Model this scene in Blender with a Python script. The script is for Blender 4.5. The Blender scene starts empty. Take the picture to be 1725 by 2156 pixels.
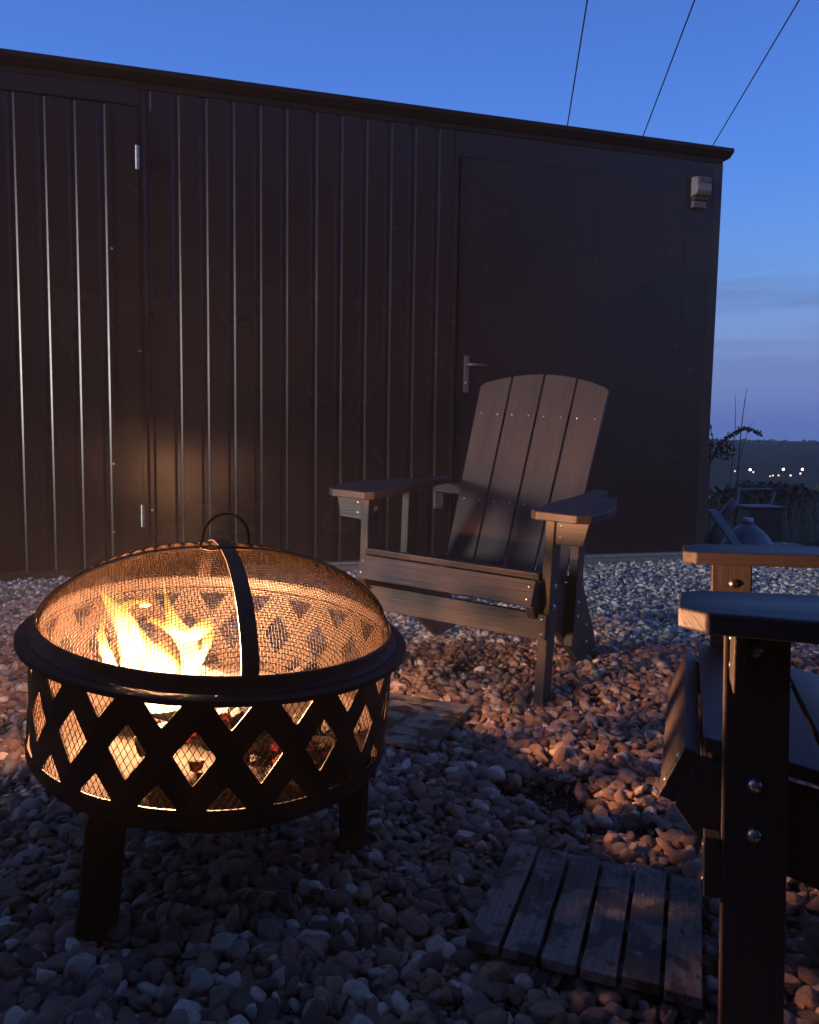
import bpy, bmesh, math, random
import numpy as np
from mathutils import Vector, Matrix, Euler, noise
from mathutils.geometry import tessellate_polygon
random.seed(7); RNG = np.random.default_rng(11)
sc = bpy.context.scene
COL = sc.collection
R = math.radians
pi = math.pi

# ------------------------------------------------------------------ camera
cam = bpy.data.cameras.new('camera'); cam_o = bpy.data.objects.new('camera', cam); COL.objects.link(cam_o)
cam.sensor_fit = 'HORIZONTAL'; cam.sensor_width = 36.0; cam.lens = 36.0 * 1650 / 1725
cam.clip_start = 0.05; cam.clip_end = 6000
P, RL, H = R(5.3), R(.9), .78
fw = Vector((0, math.cos(P), -math.sin(P))); r0 = Vector((1, 0, 0)); u0 = r0.cross(fw)
rr = r0 * math.cos(RL) + u0 * math.sin(RL); uu = -r0 * math.sin(RL) + u0 * math.cos(RL)
m = Matrix((rr, uu, -fw)).transposed().to_4x4(); m.translation = Vector((0, 0, H))
cam_o.matrix_world = m
sc.camera = cam_o

# ------------------------------------------------------------------ dusk sky
SUN_AZ, SUN_EL = R(243), R(5.5)          # afterglow direction, clockwise from +Y: low on the left
world = bpy.data.worlds.new('World'); sc.world = world; world.use_nodes = True
nt = world.node_tree; nd = nt.nodes; lk = nt.links
bg = nd['Background']; bg.inputs['Strength'].default_value = .15
sky = nd.new('ShaderNodeTexSky'); sky.sky_type = 'NISHITA'; sky.sun_disc = False
sky.sun_elevation = R(0.0); sky.sun_rotation = SUN_AZ; sky.air_density = 1; sky.dust_density = .8; sky.ozone_density = 3.5
tc = nd.new('ShaderNodeTexCoord'); sx = nd.new('ShaderNodeSeparateXYZ'); lk.new(tc.outputs['Generated'], sx.inputs[0])
# dusky violet belt low over the horizon opposite the afterglow
rmp = nd.new('ShaderNodeValToRGB'); lk.new(sx.outputs['Z'], rmp.inputs[0])
e = rmp.color_ramp.elements
e[0].position = 0.0; e[0].color = (.078, .145, .45, 1)
e[1].position = 1; e[1].color = (.035, .075, .22, 1)
for p_, c_ in ((.035, (.115, .18, .50)), (.075, (.175, .25, .57)), (.12, (.20, .32, .66)), (.19, (.16, .35, .80)), (.30, (.095, .275, .84)), (.40, (.073, .215, .74)), (.52, (.055, .16, .56))):
    q = e.new(p_); q.color = (*c_, 1)
dotn = nd.new('ShaderNodeVectorMath'); dotn.operation = 'DOT_PRODUCT'; lk.new(tc.outputs['Generated'], dotn.inputs[0])
dotn.inputs[1].default_value = (math.sin(SUN_AZ), math.cos(SUN_AZ), 0)
mr = nd.new('ShaderNodeMapRange'); lk.new(dotn.outputs['Value'], mr.inputs[0])
mr.inputs[1].default_value = .95; mr.inputs[2].default_value = .35; mr.inputs[3].default_value = 0.5; mr.inputs[4].default_value = .95
mx = nd.new('ShaderNodeMix'); mx.data_type = 'RGBA'
lk.new(mr.outputs[0], mx.inputs[0]); lk.new(sky.outputs[0], mx.inputs[6]); lk.new(rmp.outputs[0], mx.inputs[7])
# thin grey streaks of cloud low on the right
mp = nd.new('ShaderNodeMapping'); mp.inputs['Scale'].default_value = (1.3, 1.3, 17); lk.new(tc.outputs['Generated'], mp.inputs[0])
ns = nd.new('ShaderNodeTexNoise'); ns.inputs['Scale'].default_value = 2.2; ns.inputs['Detail'].default_value = 5; lk.new(mp.outputs[0], ns.inputs['Vector'])
cr = nd.new('ShaderNodeValToRGB'); lk.new(ns.outputs['Fac'], cr.inputs[0])
cr.color_ramp.elements[0].position = .44; cr.color_ramp.elements[0].color = (0, 0, 0, 1)
cr.color_ramp.elements[1].position = .62; cr.color_ramp.elements[1].color = (1, 1, 1, 1)
bl = nd.new('ShaderNodeValToRGB'); lk.new(sx.outputs['Z'], bl.inputs[0])
be = bl.color_ramp.elements; be[0].position = .05; be[0].color = (0, 0, 0, 1); be[1].position = .24; be[1].color = (0, 0, 0, 1)
q = be.new(.10); q.color = (.4, .4, .4, 1); q = be.new(.17); q.color = (.42, .42, .42, 1)
mu = nd.new('ShaderNodeMath'); mu.operation = 'MULTIPLY'; lk.new(cr.outputs[0], mu.inputs[0]); lk.new(bl.outputs[0], mu.inputs[1])
mx2 = nd.new('ShaderNodeMix'); mx2.data_type = 'RGBA'; lk.new(mu.outputs[0], mx2.inputs[0]); lk.new(mx.outputs[2], mx2.inputs[6]); mx2.inputs[7].default_value = (.11, .17, .36, 1)
lk.new(mx2.outputs[2], bg.inputs['Color'])

sun = bpy.data.lights.new('afterglow', 'SUN'); sun.energy = .34; sun.angle = R(8); sun.color = (1.0, .97, .95)
sun_o = bpy.data.objects.new('afterglow', sun); COL.objects.link(sun_o)
sd = Vector((math.sin(SUN_AZ) * math.cos(SUN_EL), math.cos(SUN_AZ) * math.cos(SUN_EL), math.sin(SUN_EL)))
sun_o.rotation_euler = sd.to_track_quat('Z', 'Y').to_euler(); sun_o.location = sd * 30

sc.view_settings.view_transform = 'Standard'; sc.view_settings.look = 'None'
sc.view_settings.exposure = 2.74; sc.view_settings.gamma = 1; sc.view_settings.use_curve_mapping = False
sc.render.engine = 'CYCLES'
sc.cycles.use_denoising = True
sc.cycles.max_bounces = 6; sc.cycles.transparent_max_bounces = 16; sc.cycles.sample_clamp_indirect = 2.0
try: sc.cycles.use_light_tree = True
except Exception: pass

# ------------------------------------------------------------------ material helpers
MATS = {}
def principled(name, col, rough=.6, metal=0., spec=.5):
    mt = bpy.data.materials.new(name); mt.use_nodes = True
    b = mt.node_tree.nodes['Principled BSDF']
    b.inputs['Base Color'].default_value = (*col, 1); b.inputs['Roughness'].default_value = rough
    b.inputs['Metallic'].default_value = metal; b.inputs['Specular IOR Level'].default_value = spec
    MATS[name] = mt
    return mt, mt.node_tree, b
def N(t, k, **kw):
    n = t.nodes.new(k)
    for a, v in kw.items(): setattr(n, a, v)
    return n
def ramp(t, fac, stops):
    n = t.nodes.new('ShaderNodeValToRGB'); t.links.new(fac, n.inputs[0]); el = n.color_ramp.elements
    el[0].position = stops[0][0]; el[0].color = (*stops[0][1], 1); el[1].position = stops[-1][0]; el[1].color = (*stops[-1][1], 1)
    for p_, c_ in stops[1:-1]:
        k = el.new(p_); k.color = (*c_, 1)
    return n.outputs[0]
def noise_tex(t, vec, scale, detail=4, rough=.55, dist=0.):
    n = t.nodes.new('ShaderNodeTexNoise'); n.inputs['Scale'].default_value = scale; n.inputs['Detail'].default_value = detail
    n.inputs['Roughness'].default_value = rough; n.inputs['Distortion'].default_value = dist
    if vec is not None: t.links.new(vec, n.inputs['Vector'])
    return n.outputs['Fac']
def mapped(t, out, scale):
    n = t.nodes.new('ShaderNodeMapping'); n.inputs['Scale'].default_value = scale; t.links.new(out, n.inputs[0]); return n.outputs[0]
def bump(t, b, h, strength, dist=.002):
    n = t.nodes.new('ShaderNodeBump'); n.inputs['Strength'].default_value = strength; n.inputs['Distance'].default_value = dist
    t.links.new(h, n.inputs['Height']); t.links.new(n.outputs[0], b.inputs['Normal'])
def objco(t): return t.nodes.new('ShaderNodeTexCoord').outputs['Object']
def uvco(t): return t.nodes.new('ShaderNodeTexCoord').outputs['UV']

# dark brown imitation-wood plastic board, grain runs along UV x
mt, t, b = principled('brown_board', (.1, .07, .055), .5, 0, .45)
g = noise_tex(t, mapped(t, uvco(t), (5, 210, 1)), 1.0, 5, .6, .6)
g2 = noise_tex(t, mapped(t, uvco(t), (1.2, 9, 1)), 1.0, 3)
oi = N(t, 'ShaderNodeObjectInfo')
c = ramp(t, g, [(.3, (.035, .0265, .026)), (.52, (.043, .033, .032)), (.75, (.053, .041, .040))])
mxx = N(t, 'ShaderNodeMix', data_type='RGBA', blend_type='MULTIPLY'); mxx.inputs[0].default_value = .5
t.links.new(c, mxx.inputs[6]); t.links.new(ramp(t, g2, [(.3, (.65, .65, .65)), (.7, (1.15, 1.15, 1.15))]), mxx.inputs[7])
t.links.new(mxx.outputs[2], b.inputs['Base Color'])
t.links.new(ramp(t, g2, [(.3, (.42,) * 3), (.7, (.6,) * 3)]), b.inputs['Roughness'])
bump(t, b, g, .55, .0022)
# screws and bolts
mt, t, b = principled('bright_steel', (.62, .60, .57), .22, 1)
g = noise_tex(t, objco(t), 300, 3); t.links.new(ramp(t, g, [(.3, (.16,) * 3), (.7, (.4,) * 3)]), b.inputs['Roughness'])
# black heat-proof paint on the fire pit
mt, t, b = principled('black_enamel', (.03, .022, .02), .5, 0, .22)
g = noise_tex(t, objco(t), 14, 6, .65); g2 = noise_tex(t, objco(t), 420, 2)
t.links.new(ramp(t, g, [(.3, (.011, .008, .007)), (.6, (.016, .010, .008)), (.8, (.028, .017, .011))]), b.inputs['Base Color'])
t.links.new(ramp(t, g, [(.3, (.42,) * 3), (.7, (.65,) * 3)]), b.inputs['Roughness']); bump(t, b, g2, .25, .0006)
mt, t, b = principled('wire_steel', (.06, .045, .038), .7, 0, .03)
g = noise_tex(t, objco(t), 40, 3); t.links.new(ramp(t, g, [(.3, (.0095, .0052, .0024)), (.7, (.015, .0085, .0038))]), b.inputs['Base Color'])
mt, t, b = principled('sooty_bowl', (.05, .035, .028), .75, 0, .3)
g = noise_tex(t, objco(t), 25, 6, .7); t.links.new(ramp(t, g, [(.3, (.03, .023, .02)), (.7, (.10, .06, .04))]), b.inputs['Base Color'])
bump(t, b, g, .6, .004)
# anthracite box-profile steel
mt, t, b = principled('anthracite_steel', (.055, .05, .058), .4, 0, .27)
g = noise_tex(t, objco(t), 1.7, 6, .6); g2 = noise_tex(t, mapped(t, objco(t), (3, 3, .6)), 9, 5, .7); g3 = noise_tex(t, objco(t), 900, 2)
t.links.new(ramp(t, g2, [(0, (.0182, .0143, .0172)), (1, (.0200, .0158, .0188))]), b.inputs['Base Color'])
t.links.new(ramp(t, g, [(.3, (.20,) * 3), (.7, (.30,) * 3)]), b.inputs['Roughness'])
lw = noise_tex(t, mapped(t, objco(t), (1, 1, .35)), 2.5, 2)
ad = N(t, 'ShaderNodeMath', operation='MULTIPLY_ADD'); ad.inputs[1].default_value = .03; t.links.new(g3, ad.inputs[0]); t.links.new(lw, ad.inputs[2])
bump(t, b, ad.outputs[0], .5, .01)
mt, t, b = principled('black_trim', (.022, .020, .023), .45, 0, .4)
g = noise_tex(t, objco(t), 6, 5); t.links.new(ramp(t, g, [(.3, (.018, .016, .018)), (.7, (.03, .027, .028))]), b.inputs['Base Color'])

mt, t, b = principled('roof_black', (.010, .009, .010), .6, 0, .2)
g = noise_tex(t, objco(t), 6, 5); t.links.new(ramp(t, g, [(.3, (.008, .007, .008)), (.7, (.014, .012, .013))]), b.inputs['Base Color'])
mt, t, b = principled('dull_steel', (.13, .13, .13), .45, .3)
g = noise_tex(t, objco(t), 30, 4); t.links.new(ramp(t, g, [(.3, (.08, .08, .08)), (.7, (.15, .15, .15))]), b.inputs['Base Color'])
mt, t, b = principled('galvanised', (.42, .43, .42), .38, .7)
g = noise_tex(t, objco(t), 30, 4); t.links.new(ramp(t, g, [(.3, (.30, .31, .30)), (.7, (.5, .5, .48))]), b.inputs['Base Color'])
mt, t, b = principled('threshold_concrete', (.2, .19, .18), .8)
g = noise_tex(t, objco(t), 18, 6, .7); t.links.new(ramp(t, g, [(.3, (.13, .125, .12)), (.7, (.25, .24, .22))]), b.inputs['Base Color']); bump(t, b, g, .4, .004)
mt, t, b = principled('off_white_plastic', (.55, .53, .52), .45)
g = noise_tex(t, objco(t), 25, 5, .7); t.links.new(ramp(t, g, [(.3, (.13, .125, .135)), (.7, (.19, .185, .195))]), b.inputs['Base Color'])
# stones: each instance takes its own colour
def stone_mat(name, dim=1., pal=None):
    mt, t, b = principled(name, (.3, .28, .26), .62, 0, .35)
    oi = N(t, 'ShaderNodeObjectInfo')
    g = noise_tex(t, objco(t), 1.6, 6, .65); g2 = noise_tex(t, objco(t), 7, 5, .7)
    pal = pal or [(0, (.13, .12, .12)), (.12, (.20, .175, .165)), (.30, (.30, .275, .26)), (.45, (.33, .25, .22)), (.60, (.26, .20, .18)), (.72, (.38, .30, .25)), (.84, (.36, .34, .33)), (.94, (.50, .48, .45)), (1, (.62, .59, .56))]
    base = ramp(t, oi.outputs['Random'], [(p, (c_[0] ** 1.35 * 1.75, c_[1] ** 1.35 * 1.6, c_[2] ** 1.35 * 1.46)) for p, c_ in pal])
    mm = N(t, 'ShaderNodeMix', data_type='RGBA', blend_type='MULTIPLY'); mm.inputs[0].default_value = .75
    t.links.new(base, mm.inputs[6]); t.links.new(ramp(t, g, [(.25, (.55, .52, .5)), (.55, (1, .98, .97)), (.8, (1.25, 1.2, 1.15))]), mm.inputs[7])
    t.links.new(mm.outputs[2], b.inputs['Base Color'])
    t.links.new(ramp(t, g2, [(.3, (.45,) * 3), (.7, (.8,) * 3)]), b.inputs['Roughness'])
    bump(t, b, g2, .5, .12)
stone_mat('pebble')
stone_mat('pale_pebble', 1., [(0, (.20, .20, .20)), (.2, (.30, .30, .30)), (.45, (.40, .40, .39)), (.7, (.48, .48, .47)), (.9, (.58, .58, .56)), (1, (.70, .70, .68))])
mt, t, b = principled('soil', (.03, .024, .02), .95, 0, .1)
g = noise_tex(t, objco(t), 60, 8, .7); t.links.new(ramp(t, g, [(.3, (.016, .013, .012)), (.7, (.055, .044, .036))]), b.inputs['Base Color']); bump(t, b, g, 1, .01)
# weathered, partly wet grey timber
mt, t, b = principled('weathered_wood', (.15, .13, .12), .7, 0, .3)
uvn = uvco(t); oi = N(t, 'ShaderNodeObjectInfo')
ofs = N(t, 'ShaderNodeVectorMath', operation='ADD'); t.links.new(objco(t), ofs.inputs[0]); 
cmb = N(t, 'ShaderNodeCombineXYZ'); mlt = N(t, 'ShaderNodeMath', operation='MULTIPLY'); mlt.inputs[1].default_value = 31.7
t.links.new(oi.outputs['Random'], mlt.inputs[0]); t.links.new(mlt.outputs[0], cmb.inputs[2]); t.links.new(cmb.outputs[0], ofs.inputs[1])
g = noise_tex(t, mapped(t, uvn, (6, 160, 1)), 1, 6, .65, .5); g2 = noise_tex(t, ofs.outputs[0], 11, 6, .6, .4); g3 = noise_tex(t, ofs.outputs[0], 90, 5, .7)
dry = ramp(t, g, [(.3, (.16, .135, .115)), (.5, (.25, .22, .19)), (.75, (.34, .30, .265))])
wet = ramp(t, g, [(.3, (.04, .030, .024)), (.7, (.095, .072, .058))])
mm = N(t, 'ShaderNodeMix', data_type='RGBA'); wm = ramp(t, g2, [(.47, (0, 0, 0)), (.53, (1, 1, 1))])
t.links.new(wm, mm.inputs[0]); t.links.new(dry, mm.inputs[6]); t.links.new(wet, mm.inputs[7])
m3 = N(t, 'ShaderNodeMix', data_type='RGBA', blend_type='MULTIPLY'); m3.inputs[0].default_value = .6
t.links.new(mm.outputs[2], m3.inputs[6]); t.links.new(ramp(t, g3, [(.3, (.6, .58, .55)), (.6, (1.1, 1.1, 1.1))]), m3.inputs[7])
t.links.new(m3.outputs[2], b.inputs['Base Color']); t.links.new(ramp(t, wm, [(0, (.8,) * 3), (1, (.35,) * 3)]), b.inputs['Roughness'])
bump(t, b, g, .6, .003)
mt, t, b = principled('charred_wood', (.03, .022, .018), .85, 0, .2)
g = noise_tex(t, mapped(t, objco(t), (10, 60, 60)), 1, 6, .7); t.links.new(ramp(t, g, [(.3, (.004, .003, .0025)), (.6, (.011, .008, .006)), (.8, (.03, .02, .012))]), b.inputs['Base Color']); bump(t, b, g, 1, .01)
# live coals: grey-black crust with glowing red cracks
mt, t, b = principled('ember', (.05, .035, .03), .9)
oi = N(t, 'ShaderNodeObjectInfo')
g = noise_tex(t, objco(t), 38, 5, .7)
t.links.new(ramp(t, g, [(.3, (.005, .004, .0035)), (.7, (.025, .018, .015))]), b.inputs['Base Color'])
b.inputs['Emission Color'].default_value = (1, .06, .03, 1)
t.links.new(ramp(t, noise_tex(t, objco(t), 16, 5, .7), [(.54, (0, 0, 0)), (.72, (.18,) * 3)]), b.inputs['Emission Strength'])
bump(t, b, g, 1, .01)
mt, t, b = principled('ash', (.05, .04, .034), .95, 0, .1)
g = noise_tex(t, objco(t), 45, 6, .7); t.links.new(ramp(t, g, [(.3, (.008, .0065, .005)), (.7, (.020, .016, .013))]), b.inputs['Base Color']); bump(t, b, g, .6, .006)
# flame: glowing gas, thicker = more opaque; hottest and whitest low down
def flame_mat(name, gain, thin):
    mt = bpy.data.materials.new(name); mt.use_nodes = True; t = mt.node_tree; t.nodes.clear()
    out = N(t, 'ShaderNodeOutputMaterial'); em = N(t, 'ShaderNodeEmission'); tr = N(t, 'ShaderNodeBsdfTransparent'); ms = N(t, 'ShaderNodeAddShader'); sm_ = N(t, 'ShaderNodeMath', operation='MULTIPLY')
    tc = N(t, 'ShaderNodeTexCoord'); sp = N(t, 'ShaderNodeSeparateXYZ'); t.links.new(tc.outputs['Generated'], sp.inputs[0])
    n1 = noise_tex(t, mapped(t, tc.outputs['Object'], (1, 1, .35)), 26, 4, .6, 1.2)
    ad = N(t, 'ShaderNodeMath', operation='MULTIPLY_ADD'); ad.inputs[1].default_value = .5; t.links.new(n1, ad.inputs[0]); t.links.new(sp.outputs['Z'], ad.inputs[2])
    col = ramp(t, ad.outputs[0], [(.25, (1, .76, .30)), (.75, (1, .64, .14)), (1.0, (1, .45, .05))])
    st = ramp(t, ad.outputs[0], [(.25, (gain,) * 3), (.8, (gain * .6,) * 3), (1.0, (gain * .3,) * 3)])
    t.links.new(col, em.inputs['Color']); t.links.new(st, sm_.inputs[0]); t.links.new(sm_.outputs[0], em.inputs['Strength'])
    lw = N(t, 'ShaderNodeLayerWeight'); lw.inputs['Blend'].default_value = .5
    inv = N(t, 'ShaderNodeMath', operation='SUBTRACT'); inv.inputs[0].default_value = 1; t.links.new(lw.outputs['Facing'], inv.inputs[1])
    pw = N(t, 'ShaderNodeMath', operation='POWER'); t.links.new(inv.outputs[0], pw.inputs[0]); pw.inputs[1].default_value = .9
    top = ramp(t, ad.outputs[0], [(.3, (1, 1, 1)), (.85, (thin,) * 3), (1.0, (thin * .45,) * 3)])
    a1 = N(t, 'ShaderNodeMath', operation='MULTIPLY'); t.links.new(pw.outputs[0], a1.inputs[0]); t.links.new(top, a1.inputs[1])
    fil = ramp(t, noise_tex(t, mapped(t, tc.outputs['Object'], (1, 1, .16)), 95, 4, .65, .8), [(.36, (.45, .45, .45)), (.54, (1, 1, 1))])
    a2 = N(t, 'ShaderNodeMath', operation='MULTIPLY'); t.links.new(a1.outputs[0], a2.inputs[0]); t.links.new(fil, a2.inputs[1]); t.links.new(a2.outputs[0], sm_.inputs[1]); t.links.new(tr.outputs[0], ms.inputs[0]); t.links.new(em.outputs[0], ms.inputs[1]); t.links.new(ms.outputs[0], out.inputs[0])
    MATS[name] = mt
flame_mat('flame_core', 2.0, .5); flame_mat('flame_veil', .12, .5)
def plain(name, c1, c2, rough=.7, sc_=20, metal=0.):
    mt, t, b = principled(name, c1, rough, metal)
    g = noise_tex(t, objco(t), sc_, 5, .65); t.links.new(ramp(t, g, [(.3, c1), (.7, c2)]), b.inputs['Base Color']); bump(t, b, g, .3, .004)
plain('leaf_dark', (.018, .026, .014), (.05, .062, .03), .6, 3)
plain('bark', (.05, .04, .032), (.1, .085, .07), .85, 30)
plain('dry_grass', (.16, .17, .11), (.30, .29, .2), .8, .8)
plain('far_wood', (.02, .025, .022), (.035, .04, .035), .95, .02)
plain('meadow', (.018, .02, .014), (.045, .045, .03), .95, .25)
plain('blue_plastic', (.07, .085, .12), (.13, .15, .2), .4, 8)
plain('dark_plastic', (.022, .024, .032), (.04, .043, .055), .5, 8)
plain('white_plastic', (.6, .62, .66), (.75, .76, .78), .35, 8)
plain('cable_black', (.012, .012, .014), (.02, .02, .024), .7, 3)
plain('dull_metal', (.12, .13, .16), (.24, .26, .3), .35, 12, .4)
mt, t, b = principled('lamp_glow', (1, .8, .5), .5); b.inputs['Emission Color'].default_value = (1, .74, .38, 1); b.inputs['Emission Strength'].default_value = 4
mt, t, b = principled('lamp_glow_dim', (1, .8, .5), .5); b.inputs['Emission Color'].default_value = (1, .72, .5, 1); b.inputs['Emission Strength'].default_value = .22

# ------------------------------------------------------------------ object helpers
def tag(o, label=None, cat=None, group=None, kind=None):
    if label: o['label'] = label
    if cat: o['category'] = cat
    if group: o['group'] = group
    if kind: o['kind'] = kind
    return o
def empty(name, loc=(0, 0, 0), rot=(0, 0, 0)):
    o = bpy.data.objects.new(name, None); o.empty_display_size = .1; COL.objects.link(o); o.location = loc; o.rotation_euler = rot; return o
def link(name, me, mat, parent=None, smooth=False):
    if mat and not me.materials: me.materials.append(MATS[mat])
    if smooth: me.polygons.foreach_set('use_smooth', [True] * len(me.polygons))
    o = bpy.data.objects.new(name, me); COL.objects.link(o)
    if parent: o.parent = parent
    return o
def from_np(name, v, f):
    me = bpy.data.meshes.new(name); me.from_pydata([tuple(x) for x in v], [], [tuple(x) for x in f]); me.update(); return me
def bm_mesh(name, bm, bev=0., seg=2, lax=None):
    """finish a bmesh; lax = direction of the board's length, from which the grain UVs are laid"""
    if bev:
        bmesh.ops.bevel(bm, geom=list(bm.edges), offset=bev, segments=seg, affect='EDGES', profile=.5, clamp_overlap=True)
    bm.normal_update()
    if lax is not None:
        l = Vector(lax).normalized(); a = Vector((0, 0, 1)) if abs(l.z) < .8 else Vector((1, 0, 0))
        w = l.cross(a).normalized(); h = l.cross(w)
        uv = bm.loops.layers.uv.new('UVMap'); ph = random.random() * 7
        for f in bm.faces:
            for lp in f.loops:
                co = lp.vert.co; lp[uv].uv = (co.dot(l) + ph, co.dot(w) + co.dot(h) * .83 + ph * 1.3)
    me = bpy.data.meshes.new(name); bm.to_mesh(me); bm.free(); me.update(); return me
def add_prism(bm, poly, vec):
    a = [bm.verts.new(p) for p in poly]; b_ = [bm.verts.new(Vector(p) + Vector(vec)) for p in poly]
    n = len(poly); bm.faces.new(a[::-1]); bm.faces.new(b_)
    for i in range(n): bm.faces.new((a[i], a[(i + 1) % n], b_[(i + 1) % n], b_[i]))
def prism(name, poly, vec, mat, parent, bev=.003, seg=2, lax=(1, 0, 0)):
    bm = bmesh.new(); add_prism(bm, poly, vec); bmesh.ops.recalc_face_normals(bm, faces=bm.faces)
    return link(name, bm_mesh(name, bm, bev, seg, lax), mat, parent)
def add_box(bm, lo, hi):
    x0, y0, z0 = lo; x1, y1, z1 = hi
    add_prism(bm, [(x0, y0, z0), (x1, y0, z0), (x1, y1, z0), (x0, y1, z0)], (0, 0, z1 - z0))
def box(name, lo, hi, mat, parent=None, bev=.003, seg=2, lax=(1, 0, 0)):
    bm = bmesh.new(); add_box(bm, lo, hi); bmesh.ops.recalc_face_normals(bm, faces=bm.faces)
    return link(name, bm_mesh(name, bm, bev, seg, lax), mat, parent)
def tube_geo(pts, rad, n=8, cap=True):
    pts = [Vector(p) for p in pts]; V, F = [], []
    rads = rad if hasattr(rad, '__len__') else [rad] * len(pts)
    tprev = None
    for i, p in enumerate(pts):
        d = (pts[min(i + 1, len(pts) - 1)] - pts[max(i - 1, 0)]).normalized()
        if tprev is None:
            a = d.cross(Vector((0, 0, 1)) if abs(d.z) < .9 else Vector((1, 0, 0))).normalized()
        else:
            a = (tprev - d * tprev.dot(d)).normalized()
        tprev = a; b_ = d.cross(a)
        for k in range(n):
            an = 2 * pi * k / n; V.append(p + (a * math.cos(an) + b_ * math.sin(an)) * rads[i])
    for i in range(len(pts) - 1):
        for k in range(n):
            k2 = (k + 1) % n; F.append((i * n + k, i * n + k2, (i + 1) * n + k2, (i + 1) * n + k))
    if cap:
        F.append(tuple(range(n - 1, -1, -1))); F.append(tuple((len(pts) - 1) * n + k for k in range(n)))
    return V, F
def tube(name, pts, rad, mat, parent=None, n=8, smooth=True):
    V, F = tube_geo(pts, rad, n); return link(name, from_np(name, V, F), mat, parent, smooth)
def lathe_geo(prof, n=64, a0=0, a1=2 * pi):
    V, F = [], []; full = abs(a1 - a0 - 2 * pi) < 1e-6; cnt = n if full else n + 1
    for (r_, z_) in prof:
        for k in range(cnt):
            an = a0 + (a1 - a0) * k / n; V.append((r_ * math.cos(an), r_ * math.sin(an), z_))
    for i in range(len(prof) - 1):
        for k in range(n):
            k2 = (k + 1) % cnt; F.append((i * cnt + k, i * cnt + k2, (i + 1) * cnt + k2, (i + 1) * cnt + k))
    return V, F
def lathe(name, prof, mat, parent=None, n=96, smooth=True):
    V, F = lathe_geo(prof, n); me = from_np(name, V, F)
    o = link(name, me, mat, parent, smooth)
    if smooth: sharp(me, 40)
    return o
def sharp(me, deg):
    bm = bmesh.new(); bm.from_mesh(me); c_ = math.radians(deg)
    for e_ in bm.edges:
        if len(e_.link_faces) == 2 and e_.calc_face_angle(0) > c_: e_.smooth = False
    bm.to_mesh(me); bm.free()
def jitter_copy(o, parent=None):
    c_ = o.copy(); COL.objects.link(c_); c_.parent = parent; return c_

# ------------------------------------------------------------------ ground
G0 = Vector((-2.2123, 4.1893, 0)); DV = Vector((.96195, .27322, 0)); NV = Vector((.27322, -.96195, 0))   # wall foot line and its outward normal
def hf(x, y):
    b_ = .026 * math.exp(-((x - .25) ** 2 / 1.2 + (y - 2.45) ** 2 / .35)) + .007 * math.sin(x * 3.1 + y * 1.7) * math.sin(y * 4.3 - x * 1.1) + .004 * math.sin(x * 9 + 1) * math.sin(y * 8.1)
    wo = (x - G0.x) * NV.x + (y - G0.y) * NV.y; b_ -= .03 * math.exp(-(wo / .35) ** 2)
    b_ -= .02 * math.exp(-(((x - .33) / .13) ** 2 + ((y - 1.66) / .09) ** 2))
    return b_
def terr(x, y):
    d = math.hypot(x * .8, max(y, 0)) if y > 0 else abs(x) * .8
    pts = [(0, -.045), (7.5, -.045), (12, -.35), (30, -1.9), (100, -7.6), (300, -13), (620, -15.5), (1100, -5), (1650, 9), (1900, 12), (4500, 10)]
    z = pts[-1][1]
    for (a, za), (b_, zb) in zip(pts, pts[1:]):
        if d <= b_:
            q = (d - a) / (b_ - a); z = za + (zb - za) * q; break
    if d > 9: z += (noise.noise(Vector((x * .01, y * .01, 0))) * 2.2 + noise.noise(Vector((x * .002, y * .002, 4))) * 7) * min(1, (d - 9) / 400)
    return z
xs = sorted(set([-9, -6, -4, -2, 0, 2, 4, 6, 9] + [s * 12 * 1.33 ** k for k in range(20) for s in (-1, 1)])); ys = [-2500, -900, -300, -100, -40, -15, -5, 0, 2, 4, 6, 7.5, 9] + [11 * 1.17 ** k for k in range(38)]
V = [(x, y, terr(x, y)) for y in ys for x in xs]; nx = len(xs)
F = [(j * nx + i, j * nx + i + 1, (j + 1) * nx + i + 1, (j + 1) * nx + i) for j in range(len(ys) - 1) for i in range(nx - 1)]
me = from_np('terrain', V, F)
mt, t, b = principled('land', (.04, .04, .03), .95, 0, .1)
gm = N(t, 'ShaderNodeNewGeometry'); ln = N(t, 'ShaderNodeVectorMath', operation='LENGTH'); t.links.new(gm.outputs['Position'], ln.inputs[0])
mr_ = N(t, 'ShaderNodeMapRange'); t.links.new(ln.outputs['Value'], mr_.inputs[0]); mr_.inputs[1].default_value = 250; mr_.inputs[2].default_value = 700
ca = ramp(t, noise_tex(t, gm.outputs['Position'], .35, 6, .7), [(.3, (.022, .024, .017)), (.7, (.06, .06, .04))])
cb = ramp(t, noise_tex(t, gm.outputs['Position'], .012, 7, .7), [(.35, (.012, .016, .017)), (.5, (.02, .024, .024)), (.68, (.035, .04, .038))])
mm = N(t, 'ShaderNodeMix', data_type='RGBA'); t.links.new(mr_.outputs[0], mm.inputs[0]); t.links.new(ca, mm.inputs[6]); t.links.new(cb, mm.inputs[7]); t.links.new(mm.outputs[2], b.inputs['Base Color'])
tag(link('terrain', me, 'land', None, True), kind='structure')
# soil bed below the gravel
gx = np.arange(-4.2, 6.01, .06); gy = np.arange(-.6, 6.6, .06); nx = len(gx)
V = [(x, y, hf(x, y) - .02) for y in gy for x in gx]
F = [(j * nx + i, j * nx + i + 1, (j + 1) * nx + i + 1, (j + 1) * nx + i) for j in range(len(gy) - 1) for i in range(nx - 1)]
tag(link('ground', from_np('ground', V, F), 'soil', None, True), kind='structure')

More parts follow.
